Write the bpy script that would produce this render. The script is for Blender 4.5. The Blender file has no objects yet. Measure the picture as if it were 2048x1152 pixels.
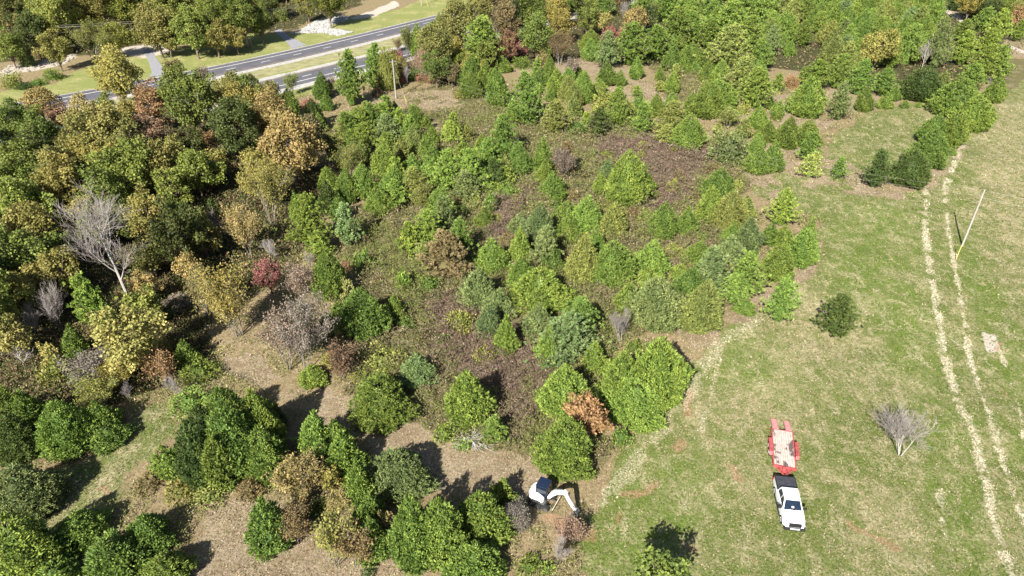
import bpy, bmesh, math, random
import numpy as np
from mathutils import Vector, Matrix

# ---------------------------------------------------------------- camera, sky, sun, exposure
F_PX, CAM_H, PITCH = 1384.0, 50.0, math.radians(33)
SUN_EL, SUN_AZ = math.radians(37.5), math.radians(67)     # SUN_AZ: direction the shadows fall, from +x
sc = bpy.context.scene
C = sc.collection
cam_d = bpy.data.cameras.new('camera')
cam = bpy.data.objects.new('camera', cam_d); C.objects.link(cam)
cam_d.sensor_width = 36.0
cam_d.lens = 36.0 * F_PX / 2048.0
cam_d.clip_end = 6000.0
cam.location = (0, 0, CAM_H)
cam.rotation_euler = (math.pi / 2 - PITCH, 0, 0)
sc.camera = cam
w = bpy.data.worlds.new('World'); sc.world = w; w.use_nodes = True
nt = w.node_tree; bg = nt.nodes['Background']
sky = nt.nodes.new('ShaderNodeTexSky'); sky.sky_type = 'NISHITA'; sky.sun_disc = False
sky.sun_elevation = SUN_EL
sky.sun_rotation = math.radians(90) - (SUN_AZ + math.pi)
nt.links.new(sky.outputs[0], bg.inputs[0]); bg.inputs[1].default_value = 0.05
sun_d = bpy.data.lights.new('sun', 'SUN'); sun_d.energy = 5.0; sun_d.angle = math.radians(0.5)
sun_d.color = (1.0, 0.955, 0.88)
sun = bpy.data.objects.new('sun', sun_d); C.objects.link(sun)
sd = Vector((math.cos(SUN_AZ) * math.cos(SUN_EL), math.sin(SUN_AZ) * math.cos(SUN_EL), -math.sin(SUN_EL)))
sun.rotation_euler = sd.to_track_quat('-Z', 'Y').to_euler()
sc.view_settings.view_transform = 'Standard'
sc.view_settings.look = 'None'
sc.view_settings.exposure = 1.22
sc.view_settings.gamma = 1.0
sc.cycles.max_bounces = 5
sc.cycles.diffuse_bounces = 1
sc.cycles.transmission_bounces = 3

# ---------------------------------------------------------------- reading positions off the photo's ground
def ray(x, y):
    u = (x - 1024) / F_PX; v = (576 - y) / F_PX
    return (u, math.cos(PITCH) + v * math.sin(PITCH), -math.sin(PITCH) + v * math.cos(PITCH))
def un(x, y, z=0.0):
    r = ray(x, y); t = (z - CAM_H) / r[2]
    return (r[0] * t, r[1] * t, z)
def depth_of(p):
    return p[1] * math.cos(PITCH) - (p[2] - CAM_H) * math.sin(PITCH)
def ppm(p):
    return F_PX / depth_of(p)
def gp(pts):
    return [un(x, y)[:2] for x, y in pts]

def _hash(ix, iy, s):
    n = (ix * 374761393 + iy * 668265263 + s * 1442695041) & 0xffffffff
    n = ((n ^ (n >> 13)) * 1274126177) & 0xffffffff
    return ((n ^ (n >> 16)) & 0xffff) / 65535.0
def vnoise(x, y, s=0):
    x = np.asarray(x, dtype=np.float64); y = np.asarray(y, dtype=np.float64)
    ix = np.floor(x).astype(np.int64); iy = np.floor(y).astype(np.int64)
    fx = x - ix; fy = y - iy
    fx = fx * fx * (3 - 2 * fx); fy = fy * fy * (3 - 2 * fy)
    a = _hash(ix, iy, s); b = _hash(ix + 1, iy, s); c = _hash(ix, iy + 1, s); d = _hash(ix + 1, iy + 1, s)
    return (a * (1 - fx) + b * fx) * (1 - fy) + (c * (1 - fx) + d * fx) * fy
def fbm(x, y, s=0, o=4):
    r = 0; a = 0.5
    for i in range(o):
        r = r + a * vnoise(np.asarray(x) * 2 ** i, np.asarray(y) * 2 ** i, s + i); a *= 0.5
    return r / (1 - 0.5 ** o)

def poly_sd(poly, X, Y):
    """signed distance to a polygon, positive inside"""
    inside = np.zeros(X.shape, bool); dmin = np.full(X.shape, 1e9)
    n = len(poly)
    for i in range(n):
        x1, y1 = poly[i]; x2, y2 = poly[(i + 1) % n]
        cond = ((y1 > Y) != (y2 > Y))
        xi = (x2 - x1) * (Y - y1) / ((y2 - y1) if y2 != y1 else 1e-9) + x1
        inside ^= cond & (X < xi)
        dmin = np.minimum(dmin, seg_d(x1, y1, x2, y2, X, Y))
    return np.where(inside, dmin, -dmin)
def seg_d(x1, y1, x2, y2, X, Y):
    dx, dy = x2 - x1, y2 - y1
    t = np.clip(((X - x1) * dx + (Y - y1) * dy) / (dx * dx + dy * dy + 1e-12), 0, 1)
    return np.hypot(X - (x1 + t * dx), Y - (y1 + t * dy))
def line_d(pts, X, Y):
    d = np.full(X.shape, 1e9)
    for i in range(len(pts) - 1):
        d = np.minimum(d, seg_d(*pts[i], *pts[i + 1], X, Y))
    return d
def sstep(a, b, x):
    t = np.clip((x - a) / (b - a), 0, 1); return t * t * (3 - 2 * t)

# ---------------------------------------------------------------- ground cover regions
FIELD = gp([(1215, 1400), (1170, 1152), (1150, 1060), (1215, 960), (1262, 880), (1330, 830), (1385, 745), (1405, 700), (1455, 655),
            (1520, 625), (1590, 565), (1635, 500), (1640, 440), (1560, 400), (1505, 395), (1515, 355), (1600, 345), (1660, 345),
            (1740, 385), (1850, 378), (1905, 300), (1985, 215), (2048, 160), (2300, 90), (3000, 300), (3000, 1400)])
CLEAR = gp([(1640, 320), (1670, 270), (1730, 225), (1860, 200), (1872, 235), (1840, 285), (1820, 330), (1730, 345), (1660, 350)])
LAWN = gp([(-200, 1200), (40, 1060), (120, 935), (210, 895), (290, 800), (345, 790), (350, 870), (275, 955), (240, 1040), (140, 1100), (90, 1152), (60, 1300)])
TAN = [gp([(425, 690), (470, 665), (545, 745), (600, 770), (700, 800), (800, 835), (880, 890), (1060, 925), (1110, 960), (1080, 1000), (940, 985), (850, 965), (740, 900), (690, 870), (560, 800), (450, 740)]),
       gp([(380, 1260), (400, 1080), (420, 1000), (520, 985), (620, 1040), (640, 1100), (800, 1060), (830, 1152), (1000, 1152), (1000, 1300)]),
       gp([(60, 1160), (130, 1090), (230, 1050), (260, 1080), (180, 1180)]),
       gp([(1340, 650), (1370, 620), (1440, 655), (1440, 695), (1385, 705)]),
       gp([(1550, 560), (1610, 490), (1650, 480), (1640, 530), (1560, 620), (1480, 650), (1450, 640)]),
       gp([(1490, 345), (1660, 310), (1740, 350), (1850, 360), (1930, 255), (1945, 290), (1900, 340), (1850, 400), (1740, 395), (1640, 372), (1520, 420)]),
       gp([(1024, 132), (1110, 125), (1200, 110), (1300, 160), (1330, 200), (1420, 240), (1390, 250), (1270, 200), (1150, 210), (1080, 190)]),
       gp([(1400, 170), (1700, 180), (1860, 195), (1700, 225), (1640, 270), (1560, 330), (1500, 350), (1440, 300), (1520, 260), (1400, 240)]),
       gp([(740, 190), (800, 185), (900, 180), (920, 215), (800, 235), (740, 225)]),
       gp([(830, 255), (870, 245), (880, 262), (835, 272)]),
       gp([(2010, 70), (2200, 110), (2200, 150), (2040, 112), (1990, 120)]),
       gp([(1860, 5), (1880, 0), (1950, 45), (1930, 50)])]
TRAILS = [(gp([(1876, 0), (1895, 22), (1925, 42), (1965, 62)]), 1.3), (gp([(2018, 92), (2048, 104), (2200, 150)]), 1.2)]
BRAM = [gp([(780, 190), (990, 150), (1040, 230), (1180, 250), (1400, 270), (1500, 330), (1480, 420), (1520, 560), (1400, 640), (1290, 620), (1250, 700), (1180, 850), (1190, 960),
            (1030, 925), (900, 880), (700, 810), (690, 720), (640, 640), (700, 560), (680, 480), (720, 400), (840, 300)]),
        gp([(1300, 130), (1420, 130), (1440, 190), (1330, 210)]), gp([(1960, 110), (2200, 130), (2200, 180), (1975, 200)])]
PURP = [gp([(1200, 270), (1400, 280), (1450, 320), (1340, 420), (1250, 430), (1270, 350), (1180, 300)]),
        gp([(900, 590), (1010, 650), (1100, 700), (1060, 840), (960, 800), (880, 700), (820, 640)]),
        gp([(960, 400), (1060, 380), (1040, 470), (980, 490)])]
FOREST = gp([(-900, 240), (0, 215), (140, 215), (380, 130), (470, 160), (640, 250), (640, 400), (560, 560), (420, 640), (420, 760), (280, 800), (0, 900), (-700, 1100)])
WOODS = gp([(-900, 110), (0, 125), (240, 105), (270, 90), (420, 88), (520, 60), (560, 65), (720, 10), (760, -60), (2600, -60), (2600, 0), (2200, 20), (1880, 180), (1500, 130), (1280, 130), (1000, 130), (900, 170), (700, 150), (860, 20), (900, 0), (880, -100), (-900, -110)])
VERGE = gp([(-400, 285), (0, 175), (110, 168), (165, 130), (260, 95), (400, 95), (515, 62), (560, 72), (640, 45), (800, 18), (860, -10), (960, -60), (1250, -110),
            (1250, -20), (900, 70), (700, 170), (480, 225), (380, 235), (0, 240)])
CREEK = gp([(-300, 190), (0, 143), (20, 130), (64, 132), (110, 113), (150, 106), (154, 115), (130, 127), (66, 143), (30, 147), (-300, 230)])
SCRUBV = gp([(-200, 205), (0, 160), (70, 145), (150, 125), (210, 118), (160, 140), (110, 155), (40, 176), (-200, 230)])
SANDY = [gp([(240, 95), (300, 88), (345, 95), (340, 105), (290, 115), (240, 108)]), gp([(700, 38), (770, 10), (790, 0), (800, 12), (745, 34)])]
RIP = gp([(575, 68), (600, 62), (632, 41), (690, 33), (705, 37), (665, 50), (660, 57), (704, 65), (678, 72), (640, 66), (606, 67)])
RUTS = [(gp([(1852, 380), (1850, 450), (1860, 540), (1878, 640), (1892, 720), (1915, 800), (1950, 870), (1972, 960), (1988, 1040), (2012, 1110), (2050, 1250)]), 0.62),
        (gp([(1890, 372), (1893, 440), (1905, 510), (1922, 600), (1937, 700), (1962, 790), (1992, 880), (2022, 970), (2050, 1040), (2110, 1150)]), 0.45),
        (gp([(1925, 285), (1900, 350), (1888, 380)]), 0.8),
        (gp([(1210, 1005), (1270, 920), (1330, 850), (1395, 760), (1435, 690), (1520, 640)]), 1.15, 0.62),
        (gp([(1870, 920), (1880, 1000), (1890, 1080)]), 0.3, 0.8), (gp([(1440, 700), (1420, 800), (1400, 860)]), 0.5, 0.6),
        (gp([(2048, 880), (2035, 800), (2000, 700)]), 0.25)]
REDS = [(gp([(1365, 885), (1352, 900)]), 0.5), (gp([(1375, 780), (1380, 800), (1372, 830)]), 0.55), (gp([(1310, 965), (1300, 985), (1240, 990)]), 0.5),
        (gp([(1700, 1050), (1790, 1095)]), 0.5), (gp([(1992, 700), (2005, 688)]), 0.45), (gp([(1500, 1115), (1515, 1125)]), 0.4), (gp([(1100, 1030), (1150, 1060), (1180, 1070)]), 0.9),
        (gp([(1240, 1030), (1220, 1060)]), 0.5), (gp([(205, 975), (215, 985)]), 0.3), (gp([(1370, 1090), (1390, 1100)]), 0.35), (gp([(1460, 930), (1480, 960)]), 0.3),
        (gp([(2000, 765), (2010, 790)]), 0.3), (gp([(780, 218), (830, 212)]), 1.2)]
PALE = [gp([(1962, 665), (1990, 672), (2005, 700), (1985, 712), (1970, 700)])]
LUSH = [gp([(1700, 400), (1830, 400), (1850, 560), (1900, 760), (1960, 960), (2000, 1152), (1930, 1152), (1850, 860), (1760, 640), (1640, 560), (1660, 450)]),
        gp([(1915, 400), (1960, 480), (2000, 620), (2100, 760), (2100, 1000), (2030, 900), (1960, 700), (1925, 560)]),
        gp([(1180, 1152), (1190, 1000), (1280, 900), (1420, 900), (1400, 1152)]), gp([(1400, 640), (1560, 690), (1560, 800), (1440, 760)])]
DRY = [gp([(1560, 560), (1700, 640), (1740, 760), (1560, 740), (1480, 660)]), gp([(1960, 200), (2400, 200), (2400, 520), (1990, 520), (1940, 400)]),
       gp([(1400, 800), (1540, 760), (1640, 860), (1500, 900), (1380, 880)]), gp([(1660, 1020), (1800, 1020), (1840, 1110), (1700, 1110)])]

def cover(X, Y):
    """masks 0..1 for each kind of ground, at world points"""
    n1 = fbm(X / 4.0, Y / 4.0, 3) - 0.5; n2 = fbm(X / 0.9, Y / 0.9, 9) - 0.5
    jit = n1 * 5.0 + n2 * 1.6
    P = lambda poly, s=0.8, j=1.0: sstep(-s, s, poly_sd(poly, X, Y) + jit * j)
    m = {}
    m['field'] = P(FIELD, 0.9, 0.6)
    m['green'] = np.maximum.reduce([m['field'], P(LAWN, 1.2, 0.8), P(CLEAR, 1.5, 1.0)])
    m['verge'] = P(VERGE, 1.0, 0.3)
    m['tan'] = np.maximum.reduce([P(p, 0.8, 0.6) for p in TAN])
    m['tan'] = m['tan'] * np.maximum(sstep(0.30, 0.48, fbm(X / 3.2, Y / 3.2, 19)), sstep(62, 50, Y))
    m['green'] = m['green'] * (1 - 0.9 * m['tan'])
    m['bram'] = np.maximum.reduce([P(p, 1.0, 1.2) for p in BRAM]) * (1 - m['tan'])
    m['purp'] = np.maximum.reduce([P(p, 2.0, 1.6) for p in PURP])
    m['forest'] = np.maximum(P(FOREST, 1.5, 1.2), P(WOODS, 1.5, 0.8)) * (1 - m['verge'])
    wob = fbm(X / 1.4, Y / 1.4, 31) - 0.5; gap = fbm(X / 1.5, Y / 1.5, 57)
    s = np.zeros(X.shape)
    for pts, wd, wt in [(r_ + (1.0,))[:3] for r_ in RUTS]:
        d = line_d(pts, X, Y) + wob * 1.0
        s = np.maximum(s, wt * sstep(wd * 1.15, wd * 0.3, d) * sstep(0.24, 0.46, gap))
    m['straw'] = s
    r = np.zeros(X.shape)
    for pts, wd in REDS:
        r = np.maximum(r, sstep(wd * 1.3, wd * 0.3, line_d(pts, X, Y) + wob * 1.3))
    m['red'] = r
    t = np.zeros(X.shape)
    for pts, wd in TRAILS:
        t = np.maximum(t, sstep(wd * 1.2, wd * 0.8, line_d(pts, X, Y) + wob * 0.8))
    m['pale'] = np.maximum.reduce([t, P(CREEK, 0.8, 0.4), P(PALE[0], 0.2, 0.15)] + [P(p, 0.8, 0.4) for p in SANDY])
    m['scrubv'] = P(SCRUBV, 1.5, 0.5)
    m['lush'] = np.maximum.reduce([P(p, 3.5, 1.2) for p in LUSH])
    m['dry'] = np.maximum.reduce([P(p, 4.0, 1.6) for p in DRY])
    return m
def zg(x, y):
    """gentle swells of the ground, none under the road, the truck or the digger"""
    x = np.asarray(x, float); y = np.asarray(y, float)
    a = sstep(150, 120, y)
    for cx, cy, r in ((20, 42, 12), (5, 42, 7), (66, 88, 6)):
        a = a * sstep(r, r + 8, np.hypot(x - cx, y - cy))
    return (fbm(x / 13.0, y / 13.0, 77, 3) - 0.5) * 0.9 * a

# ---------------------------------------------------------------- materials
def mat(name, col, rough=0.7, metal=0.0, vary=0.0, scale=5.0, spec=0.3, bump=0.0):
    m = bpy.data.materials.new(name); m.use_nodes = True
    n = m.node_tree.nodes; l = m.node_tree.links; b = n['Principled BSDF']
    b.inputs['Base Color'].default_value = (*col, 1); b.inputs['Roughness'].default_value = rough
    b.inputs['Metallic'].default_value = metal; b.inputs['Specular IOR Level'].default_value = spec
    if vary:
        tc = n.new('ShaderNodeTexCoord'); no = n.new('ShaderNodeTexNoise'); no.inputs['Scale'].default_value = scale
        no.inputs['Detail'].default_value = 5
        mx = n.new('ShaderNodeMix'); mx.data_type = 'RGBA'
        mx.inputs['A'].default_value = (*[c * (1 - vary) for c in col], 1); mx.inputs['B'].default_value = (*[min(1, c * (1 + vary)) for c in col], 1)
        rp = n.new('ShaderNodeMapRange'); rp.inputs['From Min'].default_value = 0.3; rp.inputs['From Max'].default_value = 0.7
        l.new(tc.outputs['Object'], no.inputs['Vector']); l.new(no.outputs['Fac'], rp.inputs['Value']); l.new(rp.outputs[0], mx.inputs['Factor'])
        l.new(mx.outputs['Result'], b.inputs['Base Color'])
        if bump:
            bp = n.new('ShaderNodeBump'); bp.inputs['Strength'].default_value = bump; bp.inputs['Distance'].default_value = 0.02
            l.new(no.outputs['Fac'], bp.inputs['Height']); l.new(bp.outputs[0], b.inputs['Normal'])
    return m

def leaf_mat(name, trans=0.25, use_obj=True, rough=0.6):
    """foliage: the plant's own colour (object colour) times v: per-leaf variation and painted crown shade"""
    m = bpy.data.materials.new(name); m.use_nodes = True
    n = m.node_tree.nodes; l = m.node_tree.links; b = n['Principled BSDF']; out = n['Material Output']
    if use_obj:
        oi = n.new('ShaderNodeObjectInfo'); src = oi.outputs['Color']
    else:
        a = n.new('ShaderNodeAttribute'); a.attribute_name = 'col'; src = a.outputs['Color']
    at = n.new('ShaderNodeAttribute'); at.attribute_name = 'v'
    hs = n.new('ShaderNodeHueSaturation')
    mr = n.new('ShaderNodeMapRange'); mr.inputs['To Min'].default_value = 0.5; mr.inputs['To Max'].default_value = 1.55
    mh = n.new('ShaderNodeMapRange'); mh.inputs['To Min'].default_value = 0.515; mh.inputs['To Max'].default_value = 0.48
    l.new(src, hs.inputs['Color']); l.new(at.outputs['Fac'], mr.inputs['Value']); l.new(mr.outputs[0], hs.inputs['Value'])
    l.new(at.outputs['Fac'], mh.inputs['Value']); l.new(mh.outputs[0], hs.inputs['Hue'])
    l.new(hs.outputs[0], b.inputs['Base Color']); b.inputs['Roughness'].default_value = rough
    b.inputs['Specular IOR Level'].default_value = 0.25
    if trans:
        tr = n.new('ShaderNodeBsdfTranslucent'); ms = n.new('ShaderNodeMixShader'); ms.inputs[0].default_value = trans
        l.new(hs.outputs[0], tr.inputs[0]); l.new(b.outputs[0], ms.inputs[1]); l.new(tr.outputs[0], ms.inputs[2]); l.new(ms.outputs[0], out.inputs[0])
    return m
M_NEEDLE = leaf_mat('needles', 0.15)
M_LEAF = leaf_mat('leaves', 0.3)
M_COVER = leaf_mat('ground_cover', 0.15, use_obj=False, rough=0.8)
M_BARK = mat('bark', (0.17, 0.13, 0.095), 0.9, vary=0.35, scale=2.0)
M_PALEBARK = mat('pale_bark', (0.42, 0.395, 0.365), 0.85, vary=0.22, scale=1.2)
M_GREYBARK = mat('grey_bark', (0.20, 0.175, 0.15), 0.85, vary=0.3, scale=1.2)
M_TWIG = mat('twig_bark', (0.26, 0.23, 0.21), 0.9, vary=0.3, scale=1.2)

COL = dict(g=(0.168, 0.244, 0.044), m=(0.142, 0.212, 0.040), d=(0.070, 0.108, 0.026), b=(0.150, 0.205, 0.070), o=(0.200, 0.230, 0.058), lg=(0.22, 0.31, 0.06),  # d: dark green, also painted shade on some plants standing in shadow
           y=(0.33, 0.32, 0.10), yo=(0.27, 0.25, 0.065), yg=(0.25, 0.28, 0.065), oy=(0.32, 0.265, 0.10), ru=(0.20, 0.13, 0.075), rd=(0.34, 0.15, 0.12), cr=(0.26, 0.07, 0.08),
           ob=(0.19, 0.155, 0.07), gy=(0.25, 0.215, 0.17), pk=(0.27, 0.20, 0.14), wh=(0.3, 0.28, 0.25))
COL['or'] = (0.32, 0.20, 0.09)

# ---------------------------------------------------------------- mesh helpers
rng = np.random.default_rng(7)
def unit(v):
    return v / (np.linalg.norm(v, axis=-1, keepdims=True) + 1e-9)
class Soup:
    """collects quads / tubes and makes one mesh"""
    def __init__(s): s.v = []; s.f = []; s.val = []; s.n = 0; s.col = []
    def quads(s, Q, val, col=None):      # Q (n,4,3)
        k = len(Q); s.v.append(Q.reshape(-1, 3)); s.f.append(np.arange(k * 4).reshape(k, 4) + s.n); s.n += 4 * k
        s.val.append(np.asarray(val, float)); 
        if col is not None: s.col.append(col)
    def mesh(s, name, mats):
        V = np.concatenate(s.v); Fq = np.concatenate(s.f); me = bpy.data.meshes.new(name)
        me.vertices.add(len(V)); me.vertices.foreach_set('co', V.astype(np.float32).ravel())
        me.loops.add(Fq.size); me.loops.foreach_set('vertex_index', Fq.astype(np.int32).ravel())
        me.polygons.add(len(Fq)); me.polygons.foreach_set('loop_start', np.arange(0, Fq.size, 4, dtype=np.int32))
        me.update(calc_edges=True)
        a = me.attributes.new('v', 'FLOAT', 'FACE'); a.data.foreach_set('value', np.concatenate(s.val).astype(np.float32))
        if s.col:
            a = me.attributes.new('col', 'FLOAT_COLOR', 'FACE'); c = np.concatenate(s.col)
            a.data.foreach_set('color', np.hstack([c, np.ones((len(c), 1))]).astype(np.float32).ravel())
        for m in mats: me.materials.append(m)
        return me
def sprays(P, D, L, W, curl=0.0, ref=None, rough=0.6):
    """kite-shaped leaf sprays: base P, direction D, length L, width W"""
    n = len(P); r = unit(rng.normal(size=(n, 3)))
    if ref is not None: r = unit(ref + r * rough)      # the flat side of the spray turns towards ref
    S = unit(np.cross(D, r))
    L = np.asarray(L).reshape(-1, 1) * np.ones((n, 1)); W = np.asarray(W).reshape(-1, 1) * np.ones((n, 1))
    mid = P + D * L * 0.45; N = unit(np.cross(S, D))
    return np.stack([P, mid + S * W * 0.5 + N * W * curl, P + D * L, mid - S * W * 0.5 + N * W * curl], axis=1)
def tube_quads(path, radii, sides=4):
    path = np.asarray(path, float); k = len(path); out = []
    rings = []
    for i in range(k):
        t = path[min(i + 1, k - 1)] - path[max(i - 1, 0)]; t = t / (np.linalg.norm(t) + 1e-9)
        a = np.cross(t, (0.31, 0.83, 0.46)); a /= np.linalg.norm(a) + 1e-9; b = np.cross(t, a)
        ang = np.arange(sides) * 2 * math.pi / sides
        rings.append(path[i] + radii[i] * (np.cos(ang)[:, None] * a + np.sin(ang)[:, None] * b))
    for i in range(k - 1):
        for j in range(sides):
            q = (j + 1) % sides
            out.append((rings[i][j], rings[i][q], rings[i + 1][q], rings[i + 1][j]))
    return np.array(out)
def add_tube(s, path, radii, sides=4):
    Q = tube_quads(path, radii, sides); s.quads(Q, np.full(len(Q), 0.5))

def limb(s, p, d, L, r, sides=4, bend=0.25, up=0.15, segs=4, r1=None):
    """a bent tapering branch; returns the points along it"""
    pts = [np.array(p, float)]; d = np.array(d, float); d /= np.linalg.norm(d)
    for i in range(segs):
        d = d + rng.normal(size=3) * bend * 0.4 + np.array((0, 0, up * 0.4)); d /= np.linalg.norm(d)
        pts.append(pts[-1] + d * L / segs)
    rr = np.linspace(r, r * 0.3 if r1 is None else r1, segs + 1)
    add_tube(s, pts, rr, sides)
    return pts, d

# ---- proto builders: each returns (trunk mesh, crown mesh or None), nominal width 2R and height h; leaf sizes are real sizes
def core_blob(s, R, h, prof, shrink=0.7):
    """the dense inside of a crown: a lumpy closed foliage surface, its inner shade painted as a darker tone"""
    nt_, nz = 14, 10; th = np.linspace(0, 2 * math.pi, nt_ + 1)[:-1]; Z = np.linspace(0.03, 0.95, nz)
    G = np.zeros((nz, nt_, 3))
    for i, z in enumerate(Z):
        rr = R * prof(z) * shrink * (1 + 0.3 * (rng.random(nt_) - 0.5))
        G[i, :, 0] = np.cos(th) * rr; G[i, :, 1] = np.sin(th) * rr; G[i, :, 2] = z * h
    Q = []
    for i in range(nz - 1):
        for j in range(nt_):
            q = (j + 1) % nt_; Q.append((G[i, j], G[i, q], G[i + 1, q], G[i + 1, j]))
    s.quads(np.array(Q), np.full(len(Q), 0.05))  # near-lowest tone: the crown's inner shade painted into the foliage colour

def proto_cedar(R, h, seed, pointy=0.6):
    global rng; rng = np.random.default_rng(seed)
    prof = lambda t: np.power(np.clip(1 - t, 0, 1), pointy) * np.clip((t + 0.10) / 0.40, 0, 1) ** 0.55 * 1.26
    area = math.pi * R * 2 * h * 0.66; n = int(area / 0.095)
    # evenly spaced branch tips
    t = 1 - np.sqrt(rng.random(n)) * 0.985; t = np.clip(t * 1.0, 0.0, 0.985)
    th = rng.random(n) * 2 * math.pi
    lump = 1 + 0.13 * np.sin(th * 3 + rng.random() * 6 + t * 5) + 0.10 * np.sin(th * 5 + t * 9 + rng.random() * 6)
    rr = R * prof(t) * lump * np.where(rng.random(n) < 0.3, 0.70 + 0.15 * rng.random(n), 0.88 + 0.20 * rng.random(n))
    T = np.stack([np.cos(th) * rr, np.sin(th) * rr, t * h + rng.normal(size=n) * 0.05], 1)
    out = unit(np.stack([np.cos(th), np.sin(th), 0.55 + 0.9 * t], 1))
    k = 16; base = np.repeat(T - out * 0.30, k, 0); d = np.repeat(out, k, 0)
    d = unit(d + rng.normal(size=d.shape) * 0.5)
    base = base + rng.normal(size=base.shape) * 0.08
    s = Soup(); L = 0.20 + 0.18 * rng.random(len(base)); W = L * (0.24 + 0.12 * rng.random(len(base)))
    tv = np.repeat(np.clip(rng.normal(0.5, 0.2, n), 0, 1), k)
    up_ = np.repeat(unit(out * np.array((1, 1, 0.4)) * 0.55 + np.array((0, 0, 0.9))), k, 0)
    s.quads(sprays(base, d, L, W, -0.15, up_, 0.7), np.clip(tv + rng.normal(size=len(base)) * 0.12, 0, 1))
    # the closed surface of scale foliage under the tips
    n2 = int(area / 0.015); t2 = np.clip(1 - np.sqrt(rng.random(n2)) * 0.99, 0, 0.985); th2 = rng.random(n2) * 2 * math.pi
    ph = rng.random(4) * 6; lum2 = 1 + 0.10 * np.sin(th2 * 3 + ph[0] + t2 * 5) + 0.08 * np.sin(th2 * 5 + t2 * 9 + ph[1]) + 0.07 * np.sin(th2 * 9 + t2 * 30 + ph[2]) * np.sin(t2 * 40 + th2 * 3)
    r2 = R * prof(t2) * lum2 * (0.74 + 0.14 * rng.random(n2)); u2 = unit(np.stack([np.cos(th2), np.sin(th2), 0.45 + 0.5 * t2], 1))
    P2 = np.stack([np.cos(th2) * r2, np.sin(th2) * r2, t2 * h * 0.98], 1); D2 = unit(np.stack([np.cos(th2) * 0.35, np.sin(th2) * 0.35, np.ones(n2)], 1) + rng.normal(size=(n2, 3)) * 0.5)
    L2 = 0.13 + 0.14 * rng.random(n2); s.quads(sprays(P2, D2, L2, L2 * 0.55, -0.15, u2, 0.55), np.clip(0.42 + (lum2 - 1) * 2.2 + rng.normal(size=n2) * 0.14, 0, 1))  # tone follows the lumps: crevice shade painted darker, bulges lighter
    # leader shoots on top
    m = 40; b = np.stack([rng.normal(size=m) * 0.10 * R * 0.5, rng.normal(size=m) * 0.10 * R * 0.5, h * (0.90 + 0.08 * rng.random(m))], 1)
    s.quads(sprays(b, unit(np.stack([rng.normal(size=m) * 0.4, rng.normal(size=m) * 0.4, np.ones(m)], 1)), 0.4, 0.12), rng.random(m))
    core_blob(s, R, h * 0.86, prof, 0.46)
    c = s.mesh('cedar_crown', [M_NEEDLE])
    s = Soup(); add_tube(s, [(0, 0, -0.3), (0.03, 0, h * 0.3), (0, 0.02, h * 0.85)], [0.05 * h ** 0.8, 0.035 * h ** 0.8, 0.02], 6)
    return s.mesh('cedar_trunk', [M_BARK]), c

def proto_pine(R, h, seed, dens=1.0):
    global rng; rng = np.random.default_rng(seed)
    sT = Soup(); sC = Soup()
    lean = rng.normal(size=2) * 0.02 * h
    ax = lambda t: np.array((lean[0] * t * t, lean[1] * t * t, t * h))
    add_tube(sT, [ax(-0.04), ax(0.3), ax(0.65), ax(0.97)], [0.022 * h, 0.017 * h, 0.010 * h, 0.02], 6)
    nb = int((9 + h * 6.0) * dens + R * 10); TB = []; TD = []
    for i in range(nb):
        t = 0.10 + 0.88 * (i + rng.random()) / nb; th = i * 2.399 + rng.normal() * 0.35
        prof = (1 - t) ** 0.72 * min(1, (t + 0.12) / 0.28) ** 0.6
        L = R * prof * (0.72 + 0.5 * rng.random()) + 0.18
        rise = 0.12 + 0.75 * t
        d = np.array((math.cos(th), math.sin(th), rise)); p0 = ax(t * 0.98)
        pts, dd = limb(sT, p0, d, L, 0.012 * h * (1.05 - t) + 0.012, 3, 0.25, 0.25, 3)
        pts = np.array(pts); m = max(3, int(L / 0.21))
        for j in range(m):
            f = 0.30 + 0.72 * (j + 0.5) / m; x = f * 3; i0 = min(2, int(x)); p = pts[i0] + (pts[i0 + 1] - pts[i0]) * (x - i0)
            side = rng.normal(size=3) * np.array((1, 1, 0.45)) * (0.16 + 0.13 * L * f)
            TB.append(p + side); TD.append(unit(dd * 0.7 + side * 0.9 + np.array((0, 0, 0.8))))
    TB.append(ax(0.97)); TD.append(np.array((0, 0, 1.0)))
    TB = np.array(TB); TD = np.array(TD); k = 22
    base = np.repeat(TB, k, 0) + rng.normal(size=(len(TB) * k, 3)) * 0.06; d = unit(np.repeat(TD, k, 0) + rng.normal(size=(len(TB) * k, 3)) * 0.62)
    L = 0.20 + 0.15 * rng.random(len(base)); tv = np.repeat(np.clip(rng.normal(0.5, 0.22, len(TB)), 0, 1), k)
    sC.quads(sprays(base, d, L, L * 0.34, -0.1, np.array((0, 0, 1.0)), 0.9), np.clip(tv + rng.normal(size=len(base)) * 0.12, 0, 1))
    prof = lambda t: (1 - t) ** 0.8 * np.clip((t + 0.1) / 0.3, 0, 1) ** 0.6
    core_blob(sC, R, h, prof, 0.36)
    return sT.mesh('pine_trunk', [M_BARK]), sC.mesh('pine_crown', [M_NEEDLE])

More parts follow.
